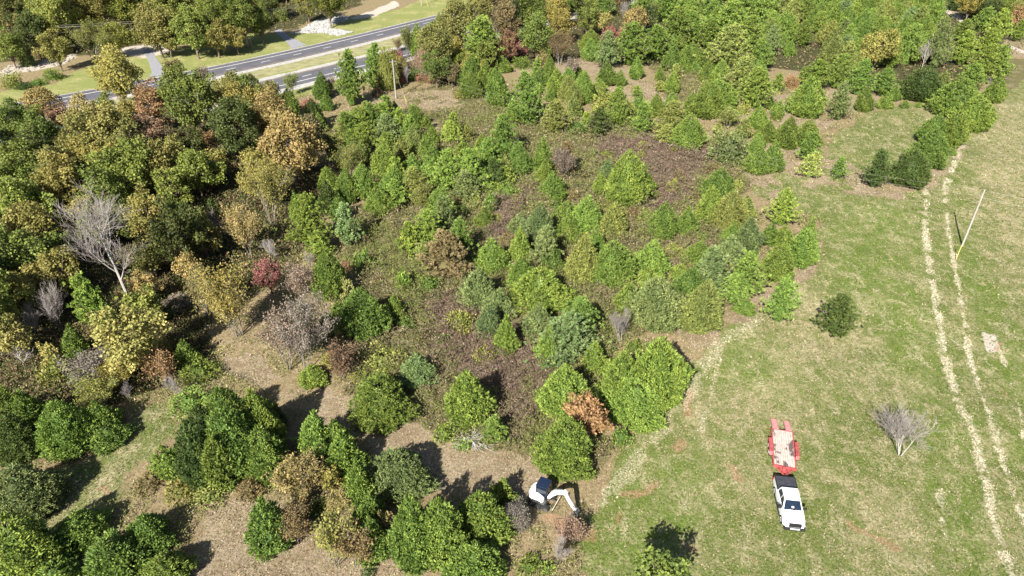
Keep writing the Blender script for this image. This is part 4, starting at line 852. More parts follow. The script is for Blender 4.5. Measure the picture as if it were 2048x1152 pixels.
# ================================================================ plants, each one standing where the photo shows it
TREES = """
#0 0
br 40 -60 240 220 o
br 60 60 260 150 or
br 150 -80 130 220 m
br 330 -60 250 240 yg
br 190 130 270 190 d
br 50 200 370 160 m
ce 155 290 395 75 b
br 330 210 390 160 yo
wi 520 110 345 240 o
br 690 130 310 140 yg
br 550 -60 130 260 yo
br 760 -60 170 220 g
br 930 50 290 220 o
br 1000 180 300 130 o
br 1050 -60 150 260 m
br 1150 60 290 220 m
br 1290 -30 250 220 m
br 1290 180 270 150 o
br 1410 190 265 120 yo
br 1450 -40 210 240 m
br 900 -60 60 240 m
br 440 -40 110 120 d
sh 310 410 480 110 m
sh 70 430 530 120 o
sh 225 470 515 90 g
sh 140 500 530 90 d
br 700 330 590 260 yo
wi 720 500 620 120 gy
br 230 555 690 160 oy
br 380 630 770 140 ru
br 520 620 800 200 oy
br 640 590 740 150 g
br 770 600 760 150 o
br 910 540 740 210 or
br 1040 370 480 120 oy
br 1130 430 760 300 m
wi 1220 400 560 120 pk
br 1270 520 640 120 m
br 1370 480 640 180 o
br 1450 460 560 110 m
br 1510 450 560 100 d
br 1480 540 760 220 yo
br 80 640 880 230 m
br 250 720 980 250 m
br 190 650 760 140 m
br 640 730 960 320 o
br 560 860 1100 260 yo
br 900 760 960 220 ru
br 960 900 1100 160 ru
br 740 940 1160 320 g
br 1080 800 900 100 ru
br 1240 810 920 140 or
br 1170 900 1140 240 g
br 1290 900 1060 160 yo
br 1400 640 880 280 d
br 60 860 1150 260 m
br 340 970 1150 260 o
br 130 1000 1180 240 g
br 470 780 900 120 oy
ba 1400 820 940 120 gy
#512 0
br 20 30 230 120 m
br 300 -40 55 150 yo
br 430 -60 60 200 m
br 80 -60 60 140 d
wi 900 150 330 100 o
wi 850 230 300 60 ob
ce 970 150 330 110 lg
br 1060 140 420 200 o
br 1200 -10 300 200 o
br 1330 -30 200 160 o
ba 1275 20 200 70 wh
pi 1350 140 380 240 m
ba 1450 20 230 100 wh
br 1500 10 260 160 ob
br 1500 200 360 120 ru
pi 690 290 520 120 m
ce 780 300 530 140 o
sh 850 300 370 80 rd
br 860 340 450 70 yo
sh 860 440 515 70 rd
ba 900 370 510 70 wh
wi 1010 300 470 120 pk
br 1080 330 490 150 m
ce 1160 340 480 90 d
sh 1040 425 490 140 rd
sh 960 410 480 80 m
pi 560 350 620 170 m
ce 390 440 590 110 m
wi 440 460 560 80 pk
wi 210 440 560 100 o
ce 190 540 720 130 m
ce 420 565 660 80 m
sh 730 520 590 60 ru
pi 660 620 720 100 o
sh 565 550 610 50 oy
sh 310 590 650 80 rd
ce 350 600 760 110 d
br 40 510 700 180 yo
br 100 600 800 240 oy
br 200 760 970 320 oy
ba 180 800 1010 200 wh
br 290 700 860 160 ob
br 440 780 960 150 o
pi 560 690 820 170 m
pi 690 640 760 110 m
pi 660 750 880 160 g
wi 560 850 1060 240 o
pi 790 700 860 170 b
ce 910 750 830 90 lg
ce 1030 800 950 110 m
ce 1250 840 960 130 g
pi 1180 740 860 110 lg
ce 760 850 1060 150 g
ce 820 1000 1200 180 g
ce 640 980 1180 150 g
ce 540 1010 1200 140 g
ce 440 1000 1160 130 m
pi 960 1020 1200 190 o
pi 1130 920 1160 210 g
pi 1290 920 1150 160 g
pi 1270 1040 1200 180 b
pi 1430 980 1130 110 d
pi 1380 860 1060 160 g
pi 1490 720 940 180 m
ce 1450 420 640 130 g
ce 1380 380 540 120 m
ce 1290 440 580 130 m
ce 1270 330 420 80 m
ce 1480 340 430 110 m
sh 1210 540 600 50 yo
pi 1500 1010 1110 100 lg
sh 1400 1070 1160 180 lg
sh 1500 1100 1190 160 lg
#1024 0
br 20 -30 250 120 d
br 110 -20 210 200 m
br 150 130 320 200 m
br 270 -20 130 150 yo
br 290 90 220 140 yo
sh 50 240 340 90 rd
wi 290 180 370 160 ob
br 170 310 420 80 oy
ce 225 340 480 80 m
sh 60 340 410 110 m
ce 265 420 570 110 g
wi 345 350 480 80 gy
ce 350 460 600 110 o
ce 430 440 615 125 g
ce 520 480 560 90 g
ce 570 380 510 110 m
ce 400 400 480 90 m
ce 470 240 360 95 g
ce 475 180 300 110 g
br 450 20 190 130 m
sh 420 -30 50 120 ru
sh 490 0 80 50 rd
br 550 85 175 100 y
sh 590 150 250 100 rd
sh 670 160 200 50 rd
ba 675 -40 160 70 gy
br 740 60 180 120 oy
sh 890 20 120 70 cr
sh 1130 -10 80 60 cr
br 820 30 170 100 d
pi 560 -40 90 120 m
pi 780 -40 80 130 m
pi 570 220 400 140 b
pi 720 170 380 230 m
ce 745 350 470 90 g
pi 870 180 350 200 m
ce 960 280 420 110 m
ce 1080 260 400 150 m
ce 1170 290 400 100 m
pi 980 80 290 200 m
pi 1090 90 260 170 m
pi 1180 130 280 160 m
pi 1040 20 130 170 m
pi 1300 190 400 260 o
pi 1300 60 220 240 m
pi 1420 120 300 200 m
pi 1500 260 420 150 m
pi 1200 30 170 140 m
pi 1400 -30 130 220 m
pi 1250 -50 80 180 d
pi 1500 -20 180 180 m
pi 940 -30 110 200 m
ce 1190 370 490 100 m
pi 1380 380 560 220 o
ce 1260 370 520 110 g
ce 1240 480 660 210 g
ce 1180 500 700 180 m
pi 1470 430 640 200 m
ce 960 560 640 80 g
ce 1080 560 680 100 m
ce 870 570 700 110 m
ce 760 570 680 100 m
pi 780 640 800 120 m
pi 640 560 760 150 m
br 540 560 690 140 yg
pi 960 630 800 190 o
ce 1060 690 890 190 g
pi 920 770 850 110 o
pi 520 670 810 140 d
ce 390 730 800 90 m
pi 270 620 790 170 o
pi 90 470 740 200 m
pi 20 620 750 120 m
sh 1310 750 1000 240 b
ce 1480 880 1035 150 m
ce 1480 800 880 80 g
ce 1480 640 770 110 g
wi 1300 640 760 150 yg
sh 1390 600 700 80 yg
ce 1470 780 820 40 g
ce 690 920 1230 220 g
ce 570 950 1060 80 b
ce 530 1040 1160 90 g
ce 810 1020 1140 115 g
ce 1240 1010 1210 190 m
wi 320 880 1060 150 pk
pi 315 870 1040 120 ob
ce 180 830 1040 130 g
ce 200 960 1100 110 g
ce 250 1040 1200 160 g
ce 40 860 1040 140 m
#1536 0
br 660 180 400 170 yo
ba 950 230 405 110 wh
pi 1040 140 400 130 b
pi 850 180 380 150 m
ce 240 470 690 190 g
pi 440 520 710 140 b
sh 140 430 550 90 or
ce 590 530 665 100 m
ce 710 560 650 80 m
ce 760 520 600 80 m
pi 700 430 570 150 m
pi 560 380 560 150 m
pi 420 350 520 160 m
pi 300 380 520 170 g
ce 930 410 590 240 d
ce 1040 430 590 120 o
pi 1220 400 530 150 m
ce 1370 470 610 110 m
ce 1150 480 690 250 g
ce 1240 570 770 200 g
ce 1120 660 870 150 g
ce 1000 690 860 180 m
ce 980 780 1000 200 m
ce 870 900 1110 210 d
pi 660 930 1120 140 d
pi 430 960 1070 80 m
pi 250 820 970 110 m
pi 255 930 1060 110 yg
ce 240 720 870 160 g
ce 120 700 880 140 m
ce 40 860 1030 120 m
ce 55 650 720 60 m
ce 20 590 650 70 g
pi 1400 300 480 120 m
pi 1290 290 480 180 g
pi 1330 190 330 130 g
pi 1180 210 380 150 g
pi 1170 130 240 120 m
pi 1290 60 180 130 m
pi 1390 80 240 130 g
br 1490 30 170 90 or
pi 1500 140 240 80 m
br 1220 -20 50 140 yo
pi 1120 -20 50 100 d
pi 1390 -30 60 150 m
br 1500 -20 50 90 yo
ba 1335 440 510 40 wh
sh 1100 890 940 60 m
sh 820 600 650 60 g
sh 905 610 650 40 g
sh 1090 560 590 60 ru
#0 384
br 120 -60 200 300 g
br 240 100 300 200 yg
br 330 240 470 180 g
br 120 250 540 300 m
br 40 180 400 140 m
br 40 400 560 160 yo
br 330 60 200 130 yo
br 100 530 740 260 o
wi 300 480 600 200 ob
ba 640 -95 640 500 wh
ba 310 540 860 210 gy
ba 200 650 900 150 gy
ba 1300 20 395 160 pk
ba 1030 200 400 130 pk
ba 130 880 1060 200 wh
pi 575 520 830 190 g
ce 430 800 1000 140 m
br 70 740 1000 220 y
br 290 920 1000 110 y
br 860 490 640 160 oy
wi 880 400 500 130 oy
br 880 620 760 220 yg
br 800 720 1010 340 y
sh 980 870 1010 150 yo
br 900 290 470 200 o
wi 960 930 1130 160 or
ce 1110 880 1050 140 m
sh 1190 1000 1140 240 g
sh 330 990 1152 180 yg
wi 500 960 1150 260 gy
wi 730 980 1150 220 yo
sh 480 1050 1160 180 g
br 1130 380 530 160 oy
wi 1200 420 760 200 oy
wi 1390 420 850 280 yo
wi 1370 520 860 240 oy
wi 1590 -250 200 260 yo
br 1560 -270 60 230 yo
wi 1470 60 380 200 oy
sh 1050 600 720 180 gy
sh 1250 20 120 90 d
sh 1060 60 200 160 d
sh 1180 150 300 160 d
sh 930 640 800 150 d
#512 384
pi 310 50 330 220 g
ce 250 0 180 100 g
ce 500 20 160 130 m
ce 430 -60 120 130 d
pi 540 100 320 130 b
pi 380 250 390 140 g
ce 430 350 640 200 m
br 70 390 590 140 rd
wi 250 420 640 200 pk
wi 240 560 1120 340 gy
wi 160 640 1120 240 pk
ba 320 280 520 70 wh
ba 90 270 420 120 gy
sh 640 330 480 120 g
sh 550 390 490 60 rd
br 550 530 650 90 y
ce 640 580 870 290 m
ce 830 620 770 120 m
ce 500 660 790 130 g
ce 430 740 860 110 d
pi 1040 130 350 230 g
pi 1130 60 260 150 b
pi 920 200 370 120 g
pi 1230 200 400 140 m
pi 1130 260 520 280 ob
sh 1040 500 600 130 m
ce 880 470 600 90 g
pi 1010 330 460 150 o
ce 740 -40 130 150 g
pi 840 -60 90 150 g
wi 1000 -20 90 200 o
ce 1370 100 210 110 m
sh 1320 20 100 90 yg
ce 1420 280 470 200 g
ce 1330 450 690 220 b
ce 1440 570 770 200 b
ce 1400 680 870 150 b
ce 1495 750 980 130 g
sh 1220 700 840 170 yg
wi 500 780 900 140 o
wi 510 900 1115 180 ru
pi 450 980 1060 110 yo
ce 340 1040 1155 140 g
ce 970 980 1160 190 b
sh 600 1060 1140 110 yg
sh 760 950 1060 260 yg
#1024 384
ce 170 80 320 170 b
ce 60 130 260 140 b
ce 50 220 420 130 g
pi 200 230 450 150 b
ce 60 380 560 180 g
ce 170 440 710 320 g
ce 240 330 480 140 m
ce 330 60 200 140 g
ce 440 30 260 180 g
ce 340 140 300 160 m
ce 600 80 280 190 o
sh 250 -10 50 100 m
ce 905 65 270 170 g
ce 1060 95 250 130 g
sh 1020 180 255 55 y
ce 420 270 550 190 o
ce 600 300 570 250 g
ce 500 240 400 150 g
ce 830 290 520 210 g
ce 1120 280 440 160 g
ce 1010 430 530 130 g
ce 1070 440 640 200 m
ce 1320 260 440 190 b
pi 1200 350 600 200 b
pi 1420 370 620 190 m
pi 1340 500 670 180 m
ce 1400 640 735 110 g
ce 1200 -30 180 150 g
ce 1310 0 220 200 o
ce 1400 20 150 130 o
ce 1430 150 360 160 b
ce 1330 180 330 160 m
ce 1140 540 840 240 o
ce 820 460 600 140 g
ce 700 560 720 160 g
ce 860 520 820 280 b
ba 660 640 935 160 wh
ce 160 680 880 190 b
pi 400 650 900 240 m
pi 330 760 1000 330 b
ce 210 820 1040 150 g
ce 500 900 1080 150 g
#1536 384
pi 90 0 190 160 g
ce 20 170 310 90 m
ce 100 190 330 120 g
ce 230 160 400 130 m
ce 210 220 440 170 g
ce 70 310 525 170 m
pi 90 530 775 170 m
pi 435 620 855 200 d
#0 768
ce 60 30 260 180 m
ce 80 180 470 200 d
ce 180 50 300 180 m
ce 390 100 400 270 g
ce 600 120 320 190 m
ce 660 230 375 170 m
wi 600 -20 130 240 o
ba 760 -60 150 90 wh
ce 130 480 790 320 b
ce 470 760 980 260 m
ce 100 820 1190 310 m
ce 880 780 1010 240 m
ce 690 910 1150 320 m
ce 340 1080 1230 220 m
ce 980 1040 1230 260 m
ce 1190 270 600 220 d
ce 1010 380 560 160 g
ce 1360 30 300 230 m
ce 1400 140 540 280 m
ce 1300 330 620 200 m
sh 1080 560 700 180 yo
sh 900 520 640 170 ob
sh 1250 590 720 200 o
sh 1140 30 180 240 lg
ba 1050 -70 95 110 wh
sh 1500 560 700 150 ob
#512 768
ce 40 50 420 210 g
ce 50 270 570 230 m
ce 335 185 430 180 g
ce 470 225 420 170 m
ce 530 310 570 190 g
ce 400 340 510 150 m
ce 620 470 700 160 m
ce 860 375 655 290 b
wi 230 430 740 310 oy
br 180 450 680 200 oy
br 440 490 640 150 yo
wi 490 640 780 150 oy
ce 660 660 880 180 m
sh 360 690 800 120 d
ce 70 720 1000 220 m
ce 690 840 1060 180 m
br 770 770 900 100 oy
wi 230 740 980 240 ob
wi 450 780 1110 230 yo
ba 570 770 1160 190 wh
wi 580 790 1130 200 ob
ce 940 700 1100 250 g
ce 1110 710 1080 240 m
ce 1310 930 1220 310 g
ce 1350 640 950 290 m
ce 1470 590 740 130 g
wi 1540 680 880 120 gy
ba 1550 670 890 130 gy
ce 750 -60 220 310 m
ce 1270 -60 240 230 g
sh 1130 240 350 130 lg
sh 1240 320 400 110 lg
pi 1430 200 350 130 m
sh 670 1080 1160 90 b
#1024 768
ce 320 -120 190 290 g
br 452 70 335 240 or
ce 310 190 540 330 g
ce 740 -60 240 330 g
ce 880 -300 120 340 g
ce 660 -200 120 250 g
ba 280 880 1110 150 gy
wi 370 800 960 140 pk
br 900 1050 1260 330 m
sh 210 1050 1160 90 lg
sh 110 1020 1150 150 g
wi 40 760 900 120 gy
sh 660 250 380 120 g
#1536 768
ba 845 115 475 390 wh
"""
KIND = dict(  # name, category, crown centre (of h), crown half height (of h), min h/R, max h/R
    ce=('cedar_tree', 'cedar', 0.50, 0.50, 1.55, 3.9), pi=('pine_tree', 'pine', 0.52, 0.48, 1.8, 4.0), br=('broadleaf_tree', 'broadleaf tree', 0.57, 0.43, 2.8, 4.4),
    wi=('thin_leafed_tree', 'thin-leafed tree', 0.56, 0.46, 1.7, 3.6), ba=('bare_tree', 'bare tree', 0.52, 0.48, 1.5, 3.6), sh=('shrub', 'shrub', 0.45, 0.5, 0.85, 1.7))
PR = {}
def protos():
    for i, (R, h) in enumerate([(1.0, 2.7), (1.0, 2.2), (1.7, 4.0), (1.7, 4.6), (1.7, 3.4), (2.4, 5.4), (2.4, 6.4), (2.4, 4.6), (3.3, 7.2), (3.3, 6.4), (1.7, 4.2), (2.4, 5.0), (2.4, 5.8), (3.3, 6.8)]): PR.setdefault('ce', []).append((R, h, proto_cedar(R, h, 211 + i, 0.56 + 0.06 * (i % 4))))
    for i, (R, h) in enumerate([(1.0, 3.0), (1.8, 4.6), (1.8, 5.6), (2.6, 6.2), (2.6, 7.8), (2.6, 7.0), (3.6, 8.4), (3.6, 10.0)]): PR.setdefault('pi', []).append((R, h, proto_pine(R, h, 31 + i)))
    for i, (R, h) in enumerate([(1.4, 4.0), (2.3, 6.9), (2.3, 8.2), (3.3, 10.2), (3.3, 9.2), (3.3, 11.6), (4.4, 13.4), (4.4, 12.2), (4.4, 15.0), (6.0, 17.0)]): PR.setdefault('br', []).append((R, h, proto_broad(R, h, 51 + i, 0.22 + 0.025 * min(R, 4.4), 0.14)))
    for i, (R, h) in enumerate([(1.4, 4.0), (2.3, 6.0), (2.3, 6.4), (3.6, 8.5), (3.6, 9.5)]): PR.setdefault('wi', []).append((R, h, proto_wisp(R, h, 71 + i, 3 + i % 2)))
    for i, (R, h, st) in enumerate([(1.2, 3.6, 3), (2.2, 4.8, 1), (2.2, 5.6, 4), (5.0, 12.5, 1)]): PR.setdefault('ba', []).append((R, h, proto_bare(R, h, 91 + i, st, M_PALEBARK, 4 if R > 4 else 3)))
    for i, (R, h) in enumerate([(0.7, 0.9), (1.3, 1.5), (1.3, 1.9), (2.3, 2.6), (2.3, 3.2)]): PR.setdefault('sh', []).append((R, h, proto_shrub(R, h, 111 + i, 0.15 + 0.03 * R)))
protos()

SPEC = []
ox = oy = 0
for ln in TREES.split('\n'):
    f = ln.split()
    if not f: continue
    if f[0][0] == '#': ox, oy = float(f[0][1:]), float(f[1]); continue
    k, cx, t, b, wd, c = f[0], float(f[1]), float(f[2]), float(f[3]), float(f[4]), f[5]
    SPEC.append([k, ox + cx / 3, oy + t / 3, oy + b / 3, wd / 3, c])
def solve(k, cx, t, b, wd):
    nm, cat, fc, a, lo, hi = KIND[k]; cy = (t + b) / 2; z = 3.0
    for _ in range(6):
        p = un(cx, cy, z); s = ppm(p); R = wd / 2 / s; d = math.atan2(CAM_H - z, math.hypot(p[0], p[1])); E = (b - t) / 2 / s
        v = (E * E - (R * math.sin(d)) ** 2); ah = math.sqrt(max(v, 0.0)) / math.cos(d); h = min(max(ah / a, lo * R), hi * R); z = fc * h
    return p[0], p[1], R, h
PLANTS = []      # [kind, x, y, R, h, colour, px, py]
GROW = dict(ce=1.12, pi=1.28, br=1.06, wi=1.05, ba=1.0, sh=1.05)
for k, cx, t, b, wd, c in SPEC:
    x, y, R, h = solve(k, cx, t, b, wd); gr = GROW[k] * (1.16 if k == 'ce' and (t + b) / 2 > 740 and cx < 1010 else 1.0); R *= gr; h *= 1 + (gr - 1) * 0.5; PLANTS.append([k, x, y, R, h, c, cx, (t + b) / 2])
# the pine plantation on the upper right and the woods beyond the road carry on between the ones placed one by one
rs = random.Random(5)
def in_poly(poly, x, y): return poly_sd(poly, np.array([x]), np.array([y]))[0] > 0
PLANT = gp([(1260, -95), (1880, -95), (1870, 60), (1850, 120), (1780, 150), (1700, 150), (1500, 110), (1330, 60)])
PLANT2 = gp([(1900, -95), (2300, -95), (2200, 40), (2030, 60), (1990, 90), (1900, 30)])
BACK = gp([(-260, -110), (620, -110), (600, 10), (400, 30), (250, 20), (-200, 90)])
BACK2 = gp([(860, -110), (1250, -110), (1240, 20), (1000, 60), (940, 20)])
BL = gp([(370, 930), (440, 830), (560, 860), (570, 960), (430, 985)])
MIDTOP = gp([(640, 260), (760, 225), (1010, 290), (1010, 420), (860, 440), (660, 400)])
MIDR = gp([(1060, 150), (1300, 150), (1480, 110), (1660, 170), (1500, 330), (1320, 270), (1080, 290)])
MIDC = gp([(700, 420), (1000, 300), (1480, 280), (1480, 420), (1380, 640), (1200, 800), (1040, 900), (720, 790), (680, 640)])
BACKLOW = gp([(-200, 150), (0, 128), (220, 100), (420, 86), (540, 52), (700, 0), (560, -10), (200, 60), (-200, 110)])
BAND = gp([(690, 190), (740, 165), (830, 120), (900, 70), (1010, 90), (960, 180), (830, 185), (740, 200)])
OLDW = gp([(-120, 330), (400, 330), (430, 540), (330, 570), (300, 520), (160, 520), (130, 700), (-200, 800)])
def fill(poly, kinds, cols, gap, Rr, ratio, n):
    xs_ = [p[0] for p in poly]; ys_ = [p[1] for p in poly]
    for _ in range(n * 25):
        if n <= 0: break
        x = rs.uniform(min(xs_), max(xs_)); y = rs.uniform(min(ys_), max(ys_))
        if not in_poly(poly, x, y): continue
        if any((x - q[1]) ** 2 + (y - q[2]) ** 2 < (gap * (0.55 + 0.45 * min(1.5, q[3] / 2.5))) ** 2 for q in PLANTS): continue
        k = rs.choice(kinds); R = rs.uniform(*Rr); h = R * rs.uniform(*ratio); n -= 1
        zc = KIND[k][2] * h; dd = depth_of((x, y, zc)); px = 1024 + F_PX * x / dd; v = y * math.sin(PITCH) + (zc - CAM_H) * math.cos(PITCH)
        if px < -60 or px > 2110 or 576 - F_PX * v / dd + R * 2.2 * ppm((x, y, zc)) < 0: n += 1; n -= 0; continue
        PLANTS.append([k, x, y, R, h, rs.choice(cols), px, 576 - F_PX * v / dd])
fill(PLANT, ['pi', 'pi', 'pi', 'ce'], ['m', 'g', 'g', 'o', 'b', 'm'], 2.9, (2.5, 3.5), (2.1, 2.7), 170)
fill(PLANT, ['pi', 'ce'], ['m', 'g', 'o'], 2.0, (1.5, 2.3), (2.2, 2.8), 50)
fill(BL, ['ce'], ['m', 'd', 'g'], 2.6, (1.3, 2.0), (1.9, 2.5), 6)
fill(MIDTOP, ['ce', 'pi', 'ce'], ['g', 'm', 'g', 'o'], 2.9, (1.2, 2.3), (2.0, 2.8), 46)
fill(MIDR, ['ce', 'pi'], ['g', 'm', 'o'], 3.2, (1.0, 2.1), (1.9, 2.8), 44)
fill(MIDC, ['sh', 'sh', 'ce'], ['g', 'o', 'yg', 'm', 'ob'], 2.3, (0.7, 1.3), (0.9, 1.6), 70)
fill(PLANT2, ['pi', 'ce', 'br'], ['m', 'g', 'o', 'd'], 3.3, (2.5, 3.5), (2.2, 2.8), 60)
fill(BACK, ['br'], ['m', 'm', 'o', 'g', 'd', 'yo', 'm'], 4.2, (3.2, 5.0), (2.4, 3.0), 70)
fill(BACKLOW, ['sh', 'br'], ['o', 'm', 'yo', 'ob', 'd'], 2.0, (1.7, 2.8), (1.3, 2.0), 80)
fill(BAND, ['br', 'pi', 'ce', 'br'], ['m', 'g', 'o', 'yo', 'ob', 'd', 'm'], 3.2, (1.7, 2.8), (2.6, 3.4), 26)
fill(BACK2, ['br', 'pi'], ['m', 'd', 'ob', 'o'], 4.2, (2.8, 4.0), (2.4, 2.9), 34)
fill(OLDW, ['br'], ['m', 'd', 'o', 'm', 'd'], 3.6, (2.2, 3.4), (2.6, 3.2), 50)

LAND = [  # landmark name, photo position
    ('the white pickup truck', 1588, 1010), ('the red trailer', 1564, 890), ('the white excavator', 1100, 990), ('the meadow pole', 1940, 450),
    ('the lone bare tree', 1810, 880), ('the big white bare tree', 215, 460), ('the round orange tree', 1168, 838), ('the pink-red maple', 536, 545),
    ('the scrub pole', 788, 160), ('the left driveway', 300, 120), ('the riprap rocks', 620, 60), ('the brush pile', 940, 875), ('the bright yellow tree', 267, 672),
    ('the lower left lawn', 230, 930), ('the small upper clearing', 1750, 280), ('the top right trail', 1925, 45), ('the white dead stems', 1244, 650),
    ('the gold tree in the pines', 1756, 95), ('the far left creek', 60, 140), ('the smooth round cedar', 1016, 675), ('the top centre highway', 900, 40),
    ('the tall gold sycamore', 575, 270), ('the purple bramble patch', 1320, 340), ('the tan cleared strip', 620, 780), ('the top crimson shrub', 1320, 20),
    ('the top edge pines', 1600, 30), ('the lone meadow pine', 1680, 630), ('the clearing cedar row', 1840, 310),
    ('the dry brown pine', 888, 520), ('the meadow edge cedars', 1600, 490), ('the lime green weeds', 1000, 375), ('the bottom gold tree', 590, 960),
    ('the bottom left corner', 60, 1100), ('the rust red forest tree', 310, 285), ('the highway wood edge', 420, 170), ('the grey bushy deadwood', 1038, 1010), ('the grey bare thicket', 590, 670)]
CNAME = dict(g='bright green', m='mid green', d='dark green', b='blue-green', o='olive green', lg='lime green', y='bright yellow', yo='yellow-olive', yg='yellow-green', oy='golden', ru='rust brown', rd='red',
             cr='crimson', ob='olive brown', gy='grey', pk='pinkish brown', wh='white limbed')
CNAME['or'] = 'orange'
SPECIAL = {(715, 655): None}
def sizeword(k, R, h):
    q = {'ce': (1.5, 2.6), 'pi': (1.7, 2.7), 'br': (2.6, 4.2), 'wi': (2.0, 3.2), 'ba': (1.6, 3.0), 'sh': (0.9, 1.8)}[k]
    return 'small' if R < q[0] else ('large' if R > q[1] else 'mid-sized')
lab = []
for q in PLANTS:
    k, x, y, R, h, c, px, py = q; best = None
    for nm, lx, ly in LAND:
        d = math.hypot(px - lx, (py - ly) * 1.3)
        if best is None or d < best[0]: best = (d, nm, px - lx, (py - ly) * 1.3)
    d, nm, dx, dy = best
    if d < 22: rel = 'at'
    elif abs(dx) > abs(dy) * 1.1: rel = 'right of' if dx > 0 else 'left of'
    else: rel = 'in front of' if dy > 0 else 'behind'
    lab.append((f'{sizeword(k, R, h)} {CNAME[c]} {KIND[k][1]} {rel} {nm}'))
from collections import defaultdict
byl = defaultdict(list)
for i, s in enumerate(lab): byl[s].append(i)
ORD = 'first second third fourth fifth sixth seventh eighth ninth tenth eleventh twelfth thirteenth fourteenth fifteenth'.split()
LABEL = {}
for s, ids in byl.items():
    if len(ids) == 1: LABEL[ids[0]] = s; continue
    ids.sort(key=lambda i: PLANTS[i][6])
    if len(ids) == 2: words = ['the left one', 'the right one']
    elif len(ids) == 3: words = ['the left one', 'the middle one', 'the right one']
    else: words = [f'{ORD[j]} from left' if j < len(ids) - 1 else 'rightmost' for j in range(len(ids))]
    for j, i in enumerate(ids): LABEL[i] = f'{s}, {words[j]}'
GROUP = dict(ce='cedars scattered over the thicket and its edges', pi='pines of the thicket and the plantation', br='broadleaf trees in autumn colour', wi='thin-leafed trees of the wood edge', ba='bare trees', sh='shrubs of the scrub')
dup_ = defaultdict(int)
vr = random.Random(3)
for i, (k, x, y, R, h, c, px, py) in enumerate(PLANTS):
    L_ = PR[k]
    sc_ = sorted(range(len(L_)), key=lambda j: abs(math.log(R / L_[j][0])) + 0.45 * abs(math.log((h / R) / (L_[j][1] / L_[j][0]))))
    j = sc_[0] if vr.random() < 0.6 or len(sc_) < 2 or abs(math.log(R / L_[sc_[1]][0])) > 0.5 else sc_[1]
    R0, h0, (tm, cm) = L_[j]
    nm, cat, fc, a, lo, hi = KIND[k]
    t = empty(nm, (x, y, float(zg(x, y))), vr.uniform(0, 6.283), LABEL[i], cat, GROUP[k])
    e_ = vr.uniform(0.90, 1.11); t.scale = (R / R0 * e_, R / R0 / e_, h / h0)
    t.rotation_euler[0] = vr.gauss(0, 0.045); t.rotation_euler[1] = vr.gauss(0, 0.045)
    bm_ = link('trunk' if k != 'sh' else 'stems', tm, t)
    if k == 'ba':
        bm_.name = 'limbs'; tw = link('twigs', cm, t); cm = None
        if c in ('gy', 'pk'):
            bm_.material_slots[0].link = 'OBJECT'; bm_.material_slots[0].material = M_GREYBARK if c == 'gy' else M_BARK
    if cm is not None:
        cr = link('crown', cm, t); b0 = COL[c] if k != 'br' or c not in 'g m d o lg' else (COL[c][0] * 1.10, COL[c][1] * 0.93, COL[c][2] * 1.05); f = (1.25 if k == 'pi' else 1.0) * (1 + vr.uniform(-0.16, 0.18)); hsh = vr.uniform(-0.08, 0.10)
        cr.color = (b0[0] * f * (1 + hsh), b0[1] * f, b0[2] * f * (1 - hsh * 0.5), 1)
print('PLANTS', len(PLANTS), {k: sum(1 for q in PLANTS if q[0] == k) for k in KIND})

# ================================================================ ground cover that nobody could count
def scatter(n, x0, x1, y0, y1, seed):
    r = np.random.default_rng(seed); return r.uniform(x0, x1, n), r.uniform(y0, y1, n)
def cov_obj(name, X, Y, Z, up_, spread, L, asp, col, val, label):
    global rng
    n_ = len(X); P = np.stack([X, Y, Z], 1); d = unit(rng.normal(size=(n_, 3)) * spread + np.array((0, 0, up_)))
    s = Soup(); s.quads(sprays(P, d, L, L * asp, 0.1, np.array((-0.15, -0.3, 0.9)), 0.9), val, col)
    o = link(name, s.mesh(name, [M_COVER]), None); o['kind'] = 'stuff'; o['label'] = label; return o
def pick(cols, w_, n_):
    c_ = np.array(cols); i = rng.choice(len(c_), n_, p=np.array(w_) / sum(w_)); return c_[i]
rng = np.random.default_rng(21)
def frust(X, Y, m=14):
    dd = Y * math.cos(PITCH) + CAM_H * math.sin(PITCH); return np.abs(X) < dd * 1024 / F_PX + m
# brambles
bands = [(30, 62, 200, 1.0), (62, 95, 130, 1.25), (95, 150, 46, 1.8), (150, 215, 12, 2.4)]
XX, YY, SS = [], [], []
for (a, b, den, sz) in bands:
    x, y = scatter(int((b - a) * 150 * den * 0.55), -70, 80, a, b, int(a)); XX.append(x); YY.append(y); SS.append(np.full(len(x), sz))
X = np.concatenate(XX); Y = np.concatenate(YY); S_ = np.concatenate(SS); k_ = frust(X, Y); X, Y, S_ = X[k_], Y[k_], S_[k_]
m = cover(X, Y); keep = rng.random(len(X)) < m['bram'] * (0.45 + 0.8 * fbm(X / 1.8, Y / 1.8, 90)); X, Y, S_ = X[keep], Y[keep], S_[keep]; pur = m['purp'][keep]
mh = 0.15 + 2.8 * np.clip(fbm(X / 2.6, Y / 2.6, 41, 3) - 0.32, 0, 1) + 2.4 * np.clip(fbm(X / 0.85, Y / 0.85, 43, 2) - 0.38, 0, 1)
Z = zg(X, Y) + mh * (1 - 0.7 * rng.random(len(X)) ** 1.6)
pt = fbm(X / 3.0, Y / 3.0, 63)
c1 = pick([(0.15, 0.115, 0.062), (0.22, 0.17, 0.095), (0.13, 0.14, 0.045), (0.34, 0.28, 0.18)], [4, 3, 4, 2], len(X))
c2 = pick([(0.13, 0.155, 0.04), (0.17, 0.195, 0.05), (0.20, 0.18, 0.08)], [4, 4, 2], len(X))
c3 = pick([(0.175, 0.115, 0.088), (0.13, 0.088, 0.065), (0.25, 0.185, 0.145), (0.14, 0.12, 0.05)], [4, 3, 2, 1], len(X))
